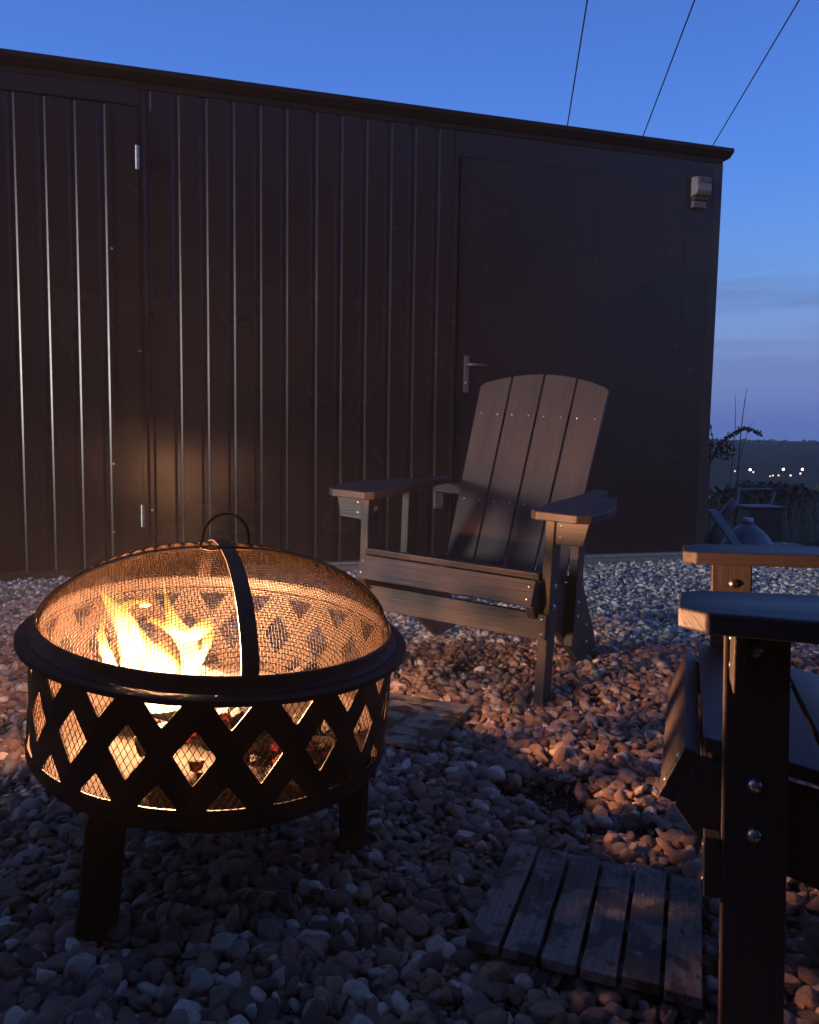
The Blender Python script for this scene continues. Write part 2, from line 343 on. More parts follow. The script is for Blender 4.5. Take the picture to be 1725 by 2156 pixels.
# gravel: points here, stones instanced by geometry nodes
TILES = [((.303, 1.198), -20, .335, .305), ((-.02, 2.035), -22, .31, .315)]
def in_tile(x, y, shr=.017):
    for (cx, cy), a, w_, h_ in TILES:
        dx, dy = x - cx, y - cy; ca_, sa = math.cos(R(a)), math.sin(R(a))
        if abs(dx * ca_ + dy * sa) < w_ / 2 - shr and abs(-dx * sa + dy * ca_) < h_ / 2 - shr: return True
    return False
def wall_off(x, y): return (x - G0.x) * NV.x + (y - G0.y) * NV.y     # >0 on the yard side
pts = []
def scatter(step, layer, smin, smax, dz, crumbs=False):
    y = .55
    while y < 6.4:
        half = .62 * y + .35; x = -half
        while x < half + .2:
            px = x + random.uniform(-.5, .5) * step; py = y + random.uniform(-.5, .5) * step
            x += step
            if px < 2.02 and wall_off(px, py) < .03: continue
            if -.9 < px < 2.1 and wall_off(px, py) < .085: continue
            if px >= 2.02 and py > 5.9 + .3 * math.sin(px * 5): continue
            if in_tile(px, py): continue
            dirt = math.exp(-(((px - .33) / .13) ** 2 + ((py - 1.66) / .09) ** 2)) + .8 * math.exp(-(((px - .42) / .22) ** 2 + ((py - 1.5) / .035) ** 2))
            if random.random() < dirt * 1.25 and not crumbs: continue
            s = random.lognormvariate(0, .36); d = min(smax, max(smin, (smin + smax) * .42 * s))
            if crumbs and random.random() > .34 + dirt: continue
            pts.append((px, py, hf(px, py) + dz + random.uniform(-.3, .6) * d * .35, d))
        y += step
scatter(.0205, 0, .014, .044, -.006)
scatter(.0225, 1, .012, .040, .006)
scatter(.016, 2, .004, .009, -.01, True)
# a few pebbles and crumbs lying on the near deck tile
for k in range(46):
    i = random.randrange(6); a = R(-20)
    lx = -.1675 + (i + .5) * .0563 + random.uniform(-.02, .02); ly = random.uniform(.04, .15) if random.random() < .8 else random.uniform(-.14, .1)
    pts.append((.303 + lx * math.cos(a) - ly * math.sin(a), 1.198 + lx * math.sin(a) + ly * math.cos(a), .0385, random.uniform(.003, .006)))
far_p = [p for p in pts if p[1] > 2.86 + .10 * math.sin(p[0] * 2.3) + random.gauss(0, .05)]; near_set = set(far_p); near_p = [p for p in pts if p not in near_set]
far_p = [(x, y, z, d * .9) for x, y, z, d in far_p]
def lay_gravel(nm_, pl_, mt_, lb_):
    n_p = len(pl_); arr = np.array(pl_, dtype=np.float32)
    me = bpy.data.meshes.new(nm_); me.vertices.add(n_p); me.vertices.foreach_set('co', arr[:, :3].ravel())
    rot = np.stack([RNG.normal(0, .45, n_p), RNG.normal(0, .45, n_p), RNG.uniform(0, 6.283, n_p)], 1).astype(np.float32)
    d = arr[:, 3:4] * .5
    scl = np.concatenate([d * RNG.uniform(.95, 1.5, (n_p, 1)), d * RNG.uniform(.75, 1.05, (n_p, 1)), d * RNG.uniform(.45, .85, (n_p, 1))], 1).astype(np.float32)
    a = me.attributes.new('rot', 'FLOAT_VECTOR', 'POINT'); a.data.foreach_set('vector', rot.ravel())
    a = me.attributes.new('scl', 'FLOAT_VECTOR', 'POINT'); a.data.foreach_set('vector', scl.ravel())
    a = me.attributes.new('pick', 'INT', 'POINT'); a.data.foreach_set('value', RNG.integers(0, 14, n_p).astype(np.int32))
    gv = bpy.data.objects.new(nm_, me); COL.objects.link(gv); me.materials.append(MATS[mt_])
    tag(gv, lb_, 'gravel', kind='stuff')
    ng = bpy.data.node_groups.new('stones', 'GeometryNodeTree')
    ng.interface.new_socket('Geometry', in_out='INPUT', socket_type='NodeSocketGeometry'); ng.interface.new_socket('Geometry', in_out='OUTPUT', socket_type='NodeSocketGeometry')
    gi = ng.nodes.new('NodeGroupInput'); go = ng.nodes.new('NodeGroupOutput')
    joi = ng.nodes.new('GeometryNodeGeometryToInstance')
    for k in range(14):
        ico = ng.nodes.new('GeometryNodeMeshIcoSphere'); ico.inputs['Subdivisions'].default_value = 1 if k % 3 else 2
        ico.inputs['Radius'].default_value = 1.12
        rv = ng.nodes.new('FunctionNodeRandomValue'); rv.data_type = 'FLOAT_VECTOR'
        am = .42 if k % 3 else .24
        rv.inputs[0].default_value = (-am,) * 3; rv.inputs[1].default_value = (am,) * 3; rv.inputs['Seed'].default_value = k * 13 + 5
        sp = ng.nodes.new('GeometryNodeSetPosition'); ng.links.new(ico.outputs['Mesh'], sp.inputs['Geometry']); ng.links.new(rv.outputs[0], sp.inputs['Offset'])
        sb = ng.nodes.new('GeometryNodeSubdivisionSurface'); sb.inputs['Level'].default_value = 2 if k % 3 else 1
        cz = sb.inputs.get('Edge Crease')
        if cz: cz.default_value = (.0, .25, .45)[k % 3]
        ng.links.new(sp.outputs[0], sb.inputs['Mesh'])
        sm = ng.nodes.new('GeometryNodeSetShadeSmooth'); ng.links.new(sb.outputs[0], sm.inputs['Geometry'])
        ms_ = ng.nodes.new('GeometryNodeSetMaterial'); ms_.inputs['Material'].default_value = MATS[mt_]; ng.links.new(sm.outputs[0], ms_.inputs['Geometry'])
        ng.links.new(ms_.outputs[0], joi.inputs[0])
    iop = ng.nodes.new('GeometryNodeInstanceOnPoints'); ng.links.new(gi.outputs[0], iop.inputs['Points']); ng.links.new(joi.outputs[0], iop.inputs['Instance'])
    iop.inputs['Pick Instance'].default_value = True
    def attr(nm, ty):
        n = ng.nodes.new('GeometryNodeInputNamedAttribute'); n.data_type = ty; n.inputs['Name'].default_value = nm; return n.outputs['Attribute']
    ng.links.new(attr('pick', 'INT'), iop.inputs['Instance Index']); ng.links.new(attr('scl', 'FLOAT_VECTOR'), iop.inputs['Scale'])
    ng.links.new(attr('rot', 'FLOAT_VECTOR'), iop.inputs['Rotation']); ng.links.new(iop.outputs[0], go.inputs[0])
    gm_ = gv.modifiers.new('stones', 'NODES'); gm_.node_group = ng


lay_gravel('gravel', near_p, 'pebble', 'reddish brown and grey rounded gravel around the fire pit and chairs')
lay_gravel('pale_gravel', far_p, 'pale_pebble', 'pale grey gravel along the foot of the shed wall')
# ------------------------------------------------------------------ the shed
shed = empty('steel_shed', G0, (0, 0, math.atan2(DV.y, DV.x)))      # local x runs along the wall, -y towards the yard
tag(shed, 'long dark anthracite steel shed with ribbed wall panels and flat roof', 'shed')
HW = 2.664; S0, S1 = -3.2, 4.42
box('core_wall', (S0, .035, .02), (S1 - .004, 3.2, HW - .01), 'anthracite_steel', shed, 0)
def ribbed(name, s0, s1, z0, z1, grooves, y0=0., depth=.009, gw=.046, sl=.0115, par=None, mat='anthracite_steel'):
    prof = [(s0, .03), (s0, y0)]
    for g_ in grooves:                       # g_ = right lip of each groove
        a_, b_ = g_ - gw, g_
        if a_ < s0 + .004 or b_ > s1 - .004: continue
        prof += [(a_ - .002, y0), (a_, y0 + .0008), (a_ + sl, y0 + depth - .001), (a_ + sl + .002, y0 + depth), (b_ - sl - .002, y0 + depth), (b_ - sl, y0 + depth - .001), (b_ - .0015, y0 + .001), (b_ + .0015, y0)]
    prof += [(s1, y0), (s1, .03)]
    zs = [z0 + (z1 - z0) * k / 10 for k in range(11)]
    V = [(s, y, z) for z in zs for s, y in prof]; n = len(prof)
    F = [(j * n + i, j * n + i + 1, (j + 1) * n + i + 1, (j + 1) * n + i) for j in range(10) for i in range(n - 1)]
    me = from_np(name, V, F); o = link(name, me, mat, par or shed)
    return o
PZ0 = .035
# hinged leaf at the left of the photograph
leaf = ribbed('door_leaf', -.60, .738, .03, 2.53, sorted(.142 - .147 * k for k in range(-3, 5)), -.012)
leaf['label'] = 'left ribbed door leaf with hinges on its right edge'
box('door_edge_trim', (.602, -.0165, .03), (.607, -.0125, 2.53), 'anthracite_steel', leaf, 0)
box('door_edge_trim', (.733, -.0185, .03), (.741, -.0125, 2.53), 'anthracite_steel', leaf, .001)
for z in (2.265, .33, 1.29):
    if z == 1.29: continue
    h_ = empty('hinge'); h_.parent = leaf; h_.location = (.735, -.026, z)
    COL.objects.unlink(h_); bpy.data.objects.remove(h_)
    V, F = tube_geo([(.741, -.026, z - .062), (.741, -.026, z + .062)], .011, 12); V2, F2 = tube_geo([(.741, -.026, z - .003), (.741, -.026, z + .003)], .0125, 12)
    bm = bmesh.new()
    for VV, FF in ((V, F), (V2, F2)):
        vs = [bm.verts.new(v) for v in VV]
        for f in FF: bm.faces.new([vs[i] for i in f])
    link('hinge', bm_mesh('hinge', bm), 'galvanised', leaf)
for s, z in ((.738, 1.24), (.602, 1.78), (.59, .62), (.585, .24), (.79, .36)):
    V, F = tube_geo([(s, -.013, z), (s, -.0185, z)], .0065, 8); link('screw', from_np('screw', V, F), 'galvanised', leaf)
# fixed wall panels, about a metre each
G = [.81 + .1475 * k for k in range(12)]
ribbed('wall_panel', .752, 1.560, PZ0, 2.630, [.815 + .1475 * k for k in range(6)])
ribbed('wall_panel', 1.562, 2.548, PZ0, 2.630, [1.575 + .1475 * k + .0 for k in range(8)])
ribbed('wall_panel', S0, -.615, PZ0, 2.630, [-3.1 + .1475 * k for k in range(20)])
box('door_frame', (2.552, -.006, PZ0), (2.572, .03, 2.50), 'anthracite_steel', shed, .002)
dd = empty('x'); bpy.data.objects.remove(dd)
door = box('door', (2.590, .004, .05), (3.50, .03, 2.485), 'anthracite_steel', shed, .0015); door['label'] = 'plain flush door with lever handle'
box('door_frame', (2.574, .002, PZ0), (2.5765, .028, 2.50), 'black_trim', shed, 0)
box('door_frame', (3.5004, .003, PZ0), (3.5365, .03, 2.4852), 'anthracite_steel', shed, 0)
box('door_frame', (2.552, .002, 2.4856), (3.5365, .03, 2.630), 'anthracite_steel', shed, 0)
# lever handle: back plate, lever, cylinder
hd = box('door_handle', (2.636, -.004, 1.075), (2.668, .0035, 1.30), 'dull_steel', door, .002)
tube('lever', [(2.652, -.004, 1.243), (2.652, -.045, 1.243), (2.662, -.055, 1.243), (2.70, -.058, 1.243), (2.765, -.056, 1.240)], [.0095, .0095, .010, .010, .009], 'dull_steel', hd, 10)
tube('lock_cylinder', [(2.652, -.004, 1.135), (2.652, -.018, 1.135)], .014, 'dull_steel', hd, 12)
box('strike_plate', (2.452, -.030, .355), (2.508, .000, .475), 'dull_steel', shed, .003)
ribbed('wall_panel', 3.538, 4.16, PZ0, 2.630, [], 0, .004, .03, .01)
ribbed('wall_panel', 4.162, S1, PZ0, 2.630, [], 0, .004, .03, .01)
# header band, corner trims, sill, roof with overhang
box('header_trim', (S0, -.006, 2.632), (S1, .03, HW), 'roof_black', shed, .001)
box('drip_trim', (-.62, -.016, 2.540), (.745, -.0005, 2.548), 'anthracite_steel', shed, 0)
box('door_head_panel', (-.613, -.004, 2.549), (.751, .03, 2.630), 'anthracite_steel', shed, 0)
box('corner_trim', (S1 - .06, -.003, PZ0), (S1 + .006, -.0008, 2.630), 'black_trim', shed, 0)
box('corner_trim', (S1 + .0012, -.0002, PZ0), (S1 + .007, 3.2, 2.65), 'black_trim', shed, .001)
box('sill', (1.25, -.050, .022), (S1 + .01, -.0012, .040), 'galvanised', shed, .002)
box('sill', (1.25, -.075, -.06), (S1 + .01, .0, .0205), 'threshold_concrete', shed, .003)
box('sill', (S0, -.012, -.03), (1.247, .0, .033), 'black_trim', shed, .002)
roof = prism('roof', [(S0, -.060, 2.692), (S0, -.060, 2.718), (S0, -.02, 2.721), (S0, 3.3, 2.77), (S0, 3.3, 2.666), (S0, .0, 2.666), (S0, -.018, 2.666)], (S1 - S0 + .045, 0, 0), 'roof_black', shed, .002)
for k in range(9):                          # slots of the soffit strip
    box('soffit_vent', (2.3 + k * .21, -.0085, 2.640), (2.36 + k * .21, -.0062, 2.644), 'anthracite_steel', shed, 0)
# wall light / sounder high on the right
bx = empty('wall_lamp', G0 + DV * 4.245 + Vector((0, 0, 2.33)), shed.rotation_euler); tag(bx, 'small off white outdoor lamp switched off, high on the shed wall near its right corner', 'lamp')
prism('housing', [(-.055, 0, .065), (-.055, -.06, .075), (-.055, -.075, .10), (-.055, -.06, .185), (-.055, 0, .195)], (.11, 0, 0), 'off_white_plastic', bx, .006, 3)
prism('visor', [(-.05, -.001, .035), (-.05, -.045, .045), (-.05, -.045, .062), (-.05, -.001, .062)], (.10, 0, 0), 'dark_plastic', bx, .003)
for k in range(3):
    box('louvre', (-.05, -.035, .0 + k * .013), (.045, -.001, .009 + k * .013), 'off_white_plastic', bx, .002)
for k in range(3):
    box('ridge', (-.045, -.078 + k * .004, .150 + .012 * k), (.048, -.06, .155 + .012 * k), 'off_white_plastic', bx, .001)

# ------------------------------------------------------------------ fire pit
PIT = empty('fire_pit', (0, 0, 0)); pit_rot = Euler((.0445, .0804, 0)); PIT.rotation_euler = pit_rot
pc = Vector((-.3336, 1.3776, .4345)); PIT.location = pc
tag(PIT, 'round black steel fire pit with diamond cut-outs and domed mesh lid, fire burning inside', 'fire pit')
RB = .3105; PH = R(7.8)
def round_poly(poly, r_, skip=()):
    out = []; n = len(poly)
    for i in range(n):
        p = Vector(poly[i]); a_ = Vector(poly[i - 1]); b_ = Vector(poly[(i + 1) % n])
        if i in skip: out.append(tuple(p)); continue
        da = (a_ - p); db = (b_ - p); q = min(r_, da.length * .4, db.length * .4)
        s_, e_ = p + da.normalized() * q, p + db.normalized() * q
        out += [tuple(s_), tuple((s_ + p * 2 + e_) / 4), tuple(e_)]
    return out
W2 = 2 * pi * RB / 20 / 2                     # half a cell
ZT, ZB = -.002, -.182
dw, dt, dm, db_ = .031, -.0535, -.0935, -.1365
tw, tt, tv = .0290, -.0125, -.0525; bt_, bb_ = -.1375, -.1735
# half cell polygon from x=0 (diamond centre) to x=W2 (triangle centre) with rounded notches
hc = [(0, ZB), (W2, ZB), (W2, bb_)] 
low = round_poly([(W2, bb_), (W2 - tw, bb_), (W2, bt_)], .004, (0,))      # rounded at the corner; apex on the line
apex = lambda x, z, s: [(x - .0028, z + s * .0045), (x - .0022, z + s * .001), (x, z)]
hc += [(W2 - tw + .006, bb_), (W2 - tw + .0015, bb_ + .0006), (W2 - tw + .0022, bb_ + .0045), (W2 - .0035, bt_ - .0035), (W2, bt_ - .0005)]
hc += [(W2, tv - .0), (W2 - .0035, tv + .003), (W2 - tw + .0022, tt - .0045), (W2 - tw + .0015, tt - .0006), (W2 - tw + .006, tt), (W2, tt), (W2, ZT), (0, ZT)]
hc += [(0, dt + .0), (.0035, dt - .0035), (dw - .0035, dm + .0045), (dw - .001, dm), (dw - .0035, dm - .0045), (.0035, db_ + .0035), (0, db_)]
bm = bmesh.new(); tris = tessellate_polygon([[Vector((x, z, 0)) for x, z in hc]])
def cyl(x, z, r_): a_ = -pi / 2 + PH + x / RB; return (r_ * math.cos(a_), r_ * math.sin(a_), z)
b2 = bmesh.new(); vv = [b2.verts.new((x, z, 0)) for x, z in hc]
for a_ in tris:
    try: b2.faces.new([vv[i] for i in a_])
    except ValueError: pass
for k in range(1, 6):
    bmesh.ops.bisect_plane(b2, geom=list(b2.verts) + list(b2.edges) + list(b2.faces), plane_co=(W2 * k / 6, 0, 0), plane_no=(1, 0, 0))
b2.verts.ensure_lookup_table(); b2.faces.ensure_lookup_table(); b2.verts.index_update()
pv = [(v.co.x, v.co.y) for v in b2.verts]; pf = [[v.index for v in f.verts] for f in b2.faces]
V, F = [], []
for k in range(20):
    for s in (1, -1):
        o_ = len(V); V += [cyl(2 * W2 * k + s * x, z, RB) for x, z in pv]; F += [tuple(o_ + i for i in (f if s > 0 else f[::-1])) for f in pf]
me = from_np('body', V, F)
bm = bmesh.new(); bm.from_mesh(me); bmesh.ops.remove_doubles(bm, verts=bm.verts, dist=.0004); bmesh.ops.recalc_face_normals(bm, faces=bm.faces)
# thickness: copy inwards and bridge the open edges
bd = [e_ for e_ in bm.edges if e_.is_boundary]
ret = bmesh.ops.duplicate(bm, geom=list(bm.verts) + list(bm.edges) + list(bm.faces)); vm = ret['vert_map']
newv = set(x for x in ret['geom'] if isinstance(x, bmesh.types.BMVert))
for v in newv:
    l_ = math.hypot(v.co.x, v.co.y); q = (l_ - .0022) / l_; v.co.x *= q; v.co.y *= q
for e_ in bd:
    a_, b_ = e_.verts
    try: bm.faces.new((a_, b_, vm[b_], vm[a_]))
    except (ValueError, KeyError): pass
bmesh.ops.recalc_face_normals(bm, faces=bm.faces)
body = link('body', bm_mesh('body', bm), 'black_enamel', PIT, True); sharp(body.data, 30)
lathe('bowl', [(RB, -.182), (RB + .0012, -.1822), (RB + .0005, -.195), (RB - .010, -.212), (RB - .03, -.226), (.15, -.245), (.02, -.25), (.02, -.247), (.15, -.242), (RB - .032, -.223), (RB - .013, -.210), (RB - .003, -.194), (RB - .0025, -.182), (RB, -.182)], 'black_enamel', PIT)
lathe('rim', [(.298, .001), (.330, .0015), (.3325, 0), (.3325, -.008), (.331, -.008), (.3305, -.0015), (.3285, -.0008), (.298, -.0008), (.298, .001)], 'black_enamel', PIT, 128)
def wires_to_mesh(lines, rad):
    V, F = [], []
    for L_ in lines:
        o_ = len(V)
        for i, p in enumerate(L_):
            d_ = (L_[min(i + 1, len(L_) - 1)] - L_[max(i - 1, 0)]); nr = np.linalg.norm(d_); d_ = d_ / (nr if nr else 1)
            nn = np.array([p[0], p[1], 0 if abs(p[2]) < .2 and rad < 0 else p[2]]); 
            a_ = np.cross(d_, [0, 0, 1.]); la = np.linalg.norm(a_); a_ = a_ / la if la > 1e-3 else np.array([1., 0, 0]); b_ = np.cross(d_, a_)
            for k in range(3):
                an = 2 * pi * k / 3 + .5; V.append(p + (a_ * math.cos(an) + b_ * math.sin(an)) * abs(rad))
        for i in range(len(L_) - 1):
            for k in range(3):
                k2 = (k + 1) % 3; F.append((o_ + i * 3 + k, o_ + i * 3 + k2, o_ + (i + 1) * 3 + k2, o_ + (i + 1) * 3 + k))
    me = bpy.data.meshes.new('wires'); me.vertices.add(len(V)); me.vertices.foreach_set('co', np.array(V, dtype=np.float32).ravel())
    fa = np.array(F, dtype=np.int32); me.loops.add(fa.size); me.loops.foreach_set('vertex_index', fa.ravel())
    me.polygons.add(len(fa)); me.polygons.foreach_set('loop_start', np.arange(0, fa.size, 4, dtype=np.int32)); me.polygons.foreach_set('loop_total', np.full(len(fa), 4, dtype=np.int32))
    me.update(calc_edges=True); me.validate(); return me
# expanded-metal liner behind the cut-outs
lines = []; n_l = 172; pitch = 2 * pi / n_l; zz = np.linspace(-.004, -.182, 10)
for k in range(n_l):
    for s in (1, -1):
        an = k * pitch + s * (zz - zz[0]) / .0195 * pitch
        lines.append(np.stack([.3045 * np.cos(an), .3045 * np.sin(an), zz], 1))
o = link('mesh_liner', wires_to_mesh(lines, .00068), 'wire_steel', PIT); tag(o, kind='stuff')
# domed spark guard
LID = empty('spark_guard'); bpy.data.objects.remove(LID)
ZM, HD, RM = .020, .128, .300
def dome(x, y):
    q = min(1, (x * x + y * y) / RM ** 2); return ZM + HD * (max(0, 1 - q ** 1.12)) ** .62
SA = R(-69)                                   # azimuth of the front strap
ux, uy = (math.cos(SA), math.sin(SA)), (-math.sin(SA), math.cos(SA))
lines = []; st_ = .0049
for fam in (0, 1):
    k = -int(RM / st_)
    while k * st_ < RM:
        c_ = (k + .5) * st_; k += 1
        if abs(c_) > RM - .002: continue
        ext = math.sqrt(RM ** 2 - c_ * c_); th = np.linspace(-pi / 2, pi / 2, 40); q = ext * np.sin(th)
        L_ = []
        for j, s in enumerate(q):
            a_, b_ = (c_, s) if fam == 0 else (s, c_)
            x, y = a_ * ux[0] + b_ * uy[0], a_ * ux[1] + b_ * uy[1]; L_.append((x, y, dome(x, y) + (.0004 if (j + k) % 2 else -.0004) * (1 if fam else -1)))
        lines.append(np.array(L_))
o = link('mesh_dome', wires_to_mesh(lines, .00062), 'wire_steel', PIT); tag(o, kind='stuff')
lathe('lid_ring', [(.3005, .026), (.303, .0265), (.3055, .024), (.3065, .012), (.312, .0045), (.3135, .003), (.312, .0018), (.300, .0018), (.2985, .0045), (.300, .010), (.3005, .026)], 'black_enamel', PIT, 128)
def strap(az, w=.0125):
    V, F = [], []; n = 40; t_ = np.linspace(-1, 1, n)
    for i, s in enumerate(np.sin(t_ * pi / 2) * (RM - .0005)):
        for (o_, up) in ((-w, .0), (w, .0), (w, .0028), (-w, .0028)):
            x = s * math.cos(az) - o_ * math.sin(az); y = s * math.sin(az) + o_ * math.cos(az)
            q_ = dome(s, 0); V.append((x * (1 + up * 6), y * (1 + up * 6), q_ + .0015 + up))
    for i in range(n - 1):
        for k in range(4): F.append((i * 4 + k, i * 4 + (k + 1) % 4, i * 4 + 4 + (k + 1) % 4, i * 4 + 4 + k))
    F += [(3, 2, 1, 0), ((n - 1) * 4, (n - 1) * 4 + 1, (n - 1) * 4 + 2, (n - 1) * 4 + 3)]
    return link('strap', from_np('strap', V, F), 'black_enamel', PIT)
strap(SA); strap(SA + pi / 2, .0085)
lathe('strap_boss', [(0, .156), (.014, .1558), (.018, .152), (.018, .149), (0, .149)], 'black_enamel', PIT, 20)
hp = [(-.040 * math.cos(q) * (1.0) + .0, 0.002, .158 + .052 * math.sin(q) ** .8) for q in np.linspace(0.02, pi - .02, 22)]
hp = [(-.044, -.012, .151), (-.046, -.006, .156)] + [(x - .002, y, z) for x, y, z in hp] + [(.044, -.004, .156), (.040, -.010, .152), (.0, -.013, .1525), (-.03, -.020, .150), (-.044, -.012, .151)]
ha = tube('handle', hp, .0024, 'galvanised', PIT, 8); ha.rotation_euler = (0, 0, R(18)); ha.data.materials[0] = MATS['wire_steel']
# three flared legs
for k in range(3):
    az = R(-116 + 122 * k); ca_, sa = math.cos(az), math.sin(az)
    prof = [(.275, -.21, .034), (.285, -.25, .032), (.288, -.32, .031), (.290, -.38, .031), (.296, -.42, .035), (.308, -.455, .039), (.312, -.475, .040)]
    V, F = [], []
    for (r_, z_, hw) in prof:
        for dr in (0, .0035):
            for s in (-1, -.5, 0, .5, 1):
                rr_ = r_ + dr - .048 * s * s; V.append((rr_ * ca_ - s * hw * sa, rr_ * sa + s * hw * ca_, z_))
    n = 10
    for i in range(len(prof) - 1):
        ring = [0, 1, 2, 3, 4, 9, 8, 7, 6, 5]
        for j in range(10):
            a_, b_ = ring[j], ring[(j + 1) % 10]; F.append((i * n + a_, i * n + b_, (i + 1) * n + b_, (i + 1) * n + a_))
    link('leg', from_np('leg', V, F), 'black_enamel', PIT, False)
# a bed of coals, logs and the fire itself
def lump(name, rad, mat, seed, parent=None, squash=.7, sub=2):
    bm = bmesh.new(); bmesh.ops.create_icosphere(bm, subdivisions=sub, radius=rad)
    for v in bm.verts:
        n_ = noise.noise(v.co / rad * 1.3 + Vector((seed * 3.1, 0, 0))); v.co *= 1 + .38 * n_; v.co.z *= squash
    return bm_mesh(name, bm)
def pit_pt(p): return pc + pit_rot.to_matrix() @ Vector(p)
bm = bmesh.new()
for k in range(80):
    a_ = random.gauss(-.5, .9); r_ = .27 * math.sqrt(random.random()); s = random.uniform(.006, .015)
    if math.hypot(r_ * math.cos(a_) + .1, r_ * math.sin(a_) + .03) < .15: continue
    ret = bmesh.ops.create_icosphere(bm, subdivisions=1, radius=s, matrix=Matrix.Translation(pit_pt((r_ * math.cos(a_), r_ * math.sin(a_), -.205 + .03 * (1 - (r_ / .29) ** 2) + random.uniform(0, .010)))))
    for v in ret['verts']: v.co += Vector([random.uniform(-.35, .35) * s for _ in range(3)])
tag(link('embers', bm_mesh('embers', bm), 'ember'), 'charred crumbs and red glowing coals on the ash in the fire pit', 'coals', kind='stuff')
V, F = lathe_geo([(0.001, -.178), (.10, -.184), (.2, -.196), (.27, -.208), (.285, -.215)], 40); V = [tuple(pit_pt((x, y, z + .006 * noise.noise(Vector((x, y, 0)) * 30)))) for x, y, z in V]
tag(link('ash_bed', from_np('ash_bed', V, F), 'ash', None, True), 'pale smooth ash covering the bottom of the fire pit', 'ash', kind='stuff')
def log(name, p0, p1, rad, label):
    p0, p1 = Vector(p0), Vector(p1); L_ = (p1 - p0).length; V, F = [], []; n, m_ = 12, 9; sd_ = random.random() * 50
    for i in range(m_):
        for k in range(n):
            an = 2 * pi * k / n; q = 1 + .22 * noise.noise(Vector((i * .5 + sd_, math.cos(an) * 1.2, math.sin(an) * 1.2))); q *= (.9 if i in (0, m_ - 1) else 1)
            V.append(((i / (m_ - 1) - .5) * L_, rad * q * math.cos(an), rad * q * math.sin(an)))
    for i in range(m_ - 1):
        for k in range(n): F.append((i * n + k, i * n + (k + 1) % n, (i + 1) * n + (k + 1) % n, (i + 1) * n + k))
    F += [tuple(range(n - 1, -1, -1)), tuple((m_ - 1) * n + k for k in range(n))]
    o = link(name, from_np(name, V, F), 'charred_wood'); o.location = pit_pt((p0 + p1) / 2)
    o.rotation_euler = (pit_rot.to_matrix() @ (p1 - p0)).to_track_quat('X', 'Z').to_euler(); tag(o, label, 'firewood', 'logs burning in the fire pit'); return o
log('burning_log', (-.17, -.02, -.135), (.09, -.07, -.115), .030, 'charred log lying lowest, under the flames in the fire pit')
log('burning_log', (-.08, .11, -.13), (.10, -.13, -.075), .024, 'charred log leaning across the others towards the front of the fire pit')
log('burning_log', (.02, -.16, -.14), (.17, .02, -.06), .018, 'thin stick of firewood at the right of the fire, no flames on it')

lg = log('glowing_log', (-.085, -.165, -.150), (.055, -.14, -.105), .021, 'short log glowing red at the front of the fire pit'); lg.data.materials[0] = MATS['ember']
fire = empty('fire', pit_pt((-.08, -.05, -.11)), pit_rot); tag(fire, 'yellow flames burning at the left inside the mesh-domed pit', 'fire')
FO = Vector((-.08, -.05, -.11))
def tongue(name, path, mat, seed, amp=.22):
    """path: (x, y, z, half width, half depth) in pit coordinates"""
    pts_ = [Vector(p[:3]) - FO for p in path]; m_ = 28; n = 20; V, F = [], []
    k_ = len(path) - 1
    def cat(vals, u):
        x = u * k_; i = min(int(x), k_ - 1); f_ = x - i
        p0_, p1_, p2_, p3_ = vals[max(i - 1, 0)], vals[i], vals[i + 1], vals[min(i + 2, k_)]
        return .5 * ((2 * p1_) + (-p0_ + p2_) * f_ + (2 * p0_ - 5 * p1_ + 4 * p2_ - p3_) * f_ * f_ + (-p0_ + 3 * p1_ - 3 * p2_ + p3_) * f_ ** 3)
    cs = [cat(pts_, i / (m_ - 1)) for i in range(m_)]; ws = [max(.0008, cat([p[3] for p in path], i / (m_ - 1))) for i in range(m_)]; ds = [max(.0008, cat([p[4] for p in path], i / (m_ - 1))) for i in range(m_)]
    for i in range(m_):
        d_ = (cs[min(i + 1, m_ - 1)] - cs[max(i - 1, 0)]).normalized(); s_ = Vector((0, 1, 0)).cross(d_); s_ = s_.normalized() if s_.length > .01 else Vector((1, 0, 0)); b_ = Vector((0, 1, 0))
        for k in range(n):
            an = 2 * pi * k / n
            q = 1 + amp * noise.noise(Vector((math.cos(an) * 1.3 + seed, math.sin(an) * 1.3, i * .22 + seed)))
            q += .5 * amp * noise.noise(Vector((math.cos(an) * 3 + seed, math.sin(an) * 3, i * .6 + seed)))
            V.append(cs[i] + s_ * (ws[i] * math.cos(an) * q) + b_ * (ds[i] * math.sin(an) * q))
    for i in range(m_ - 1):
        for k in range(n): F.append((i * n + k, i * n + (k + 1) % n, (i + 1) * n + (k + 1) % n, (i + 1) * n + k))
    F += [tuple(range(n - 1, -1, -1)), tuple((m_ - 1) * n + k for k in range(n))]
    return link(name, from_np(name, V, F), mat, fire, True)
FC, FV = 'flame_core', 'flame_veil'
tongue('flame', [(-.105, -.06, -.12, .045, .03), (-.112, -.06, -.075, .050, .030), (-.135, -.055, -.028, .030, .022), (-.152, -.05, .005, .021, .016), (-.180, -.045, .035, .011, .009), (-.205, -.04, .062, .0008, .0008)], FC, 1, .3)
tongue('flame', [(-.135, -.055, -.04, .020, .014), (-.150, -.05, .000, .017, .012), (-.163, -.045, .030, .011, .008), (-.150, -.045, .046, .006, .005), (-.132, -.045, .050, .004, .003), (-.120, -.045, .056, .0006, .0006)], FC, 3, .35)
tongue('flame', [(-.165, -.065, -.08, .012, .01), (-.185, -.06, -.035, .009, .008), (-.193, -.055, -.005, .006, .005), (-.190, -.05, .02, .0008, .0008)], FC, 5, .35)
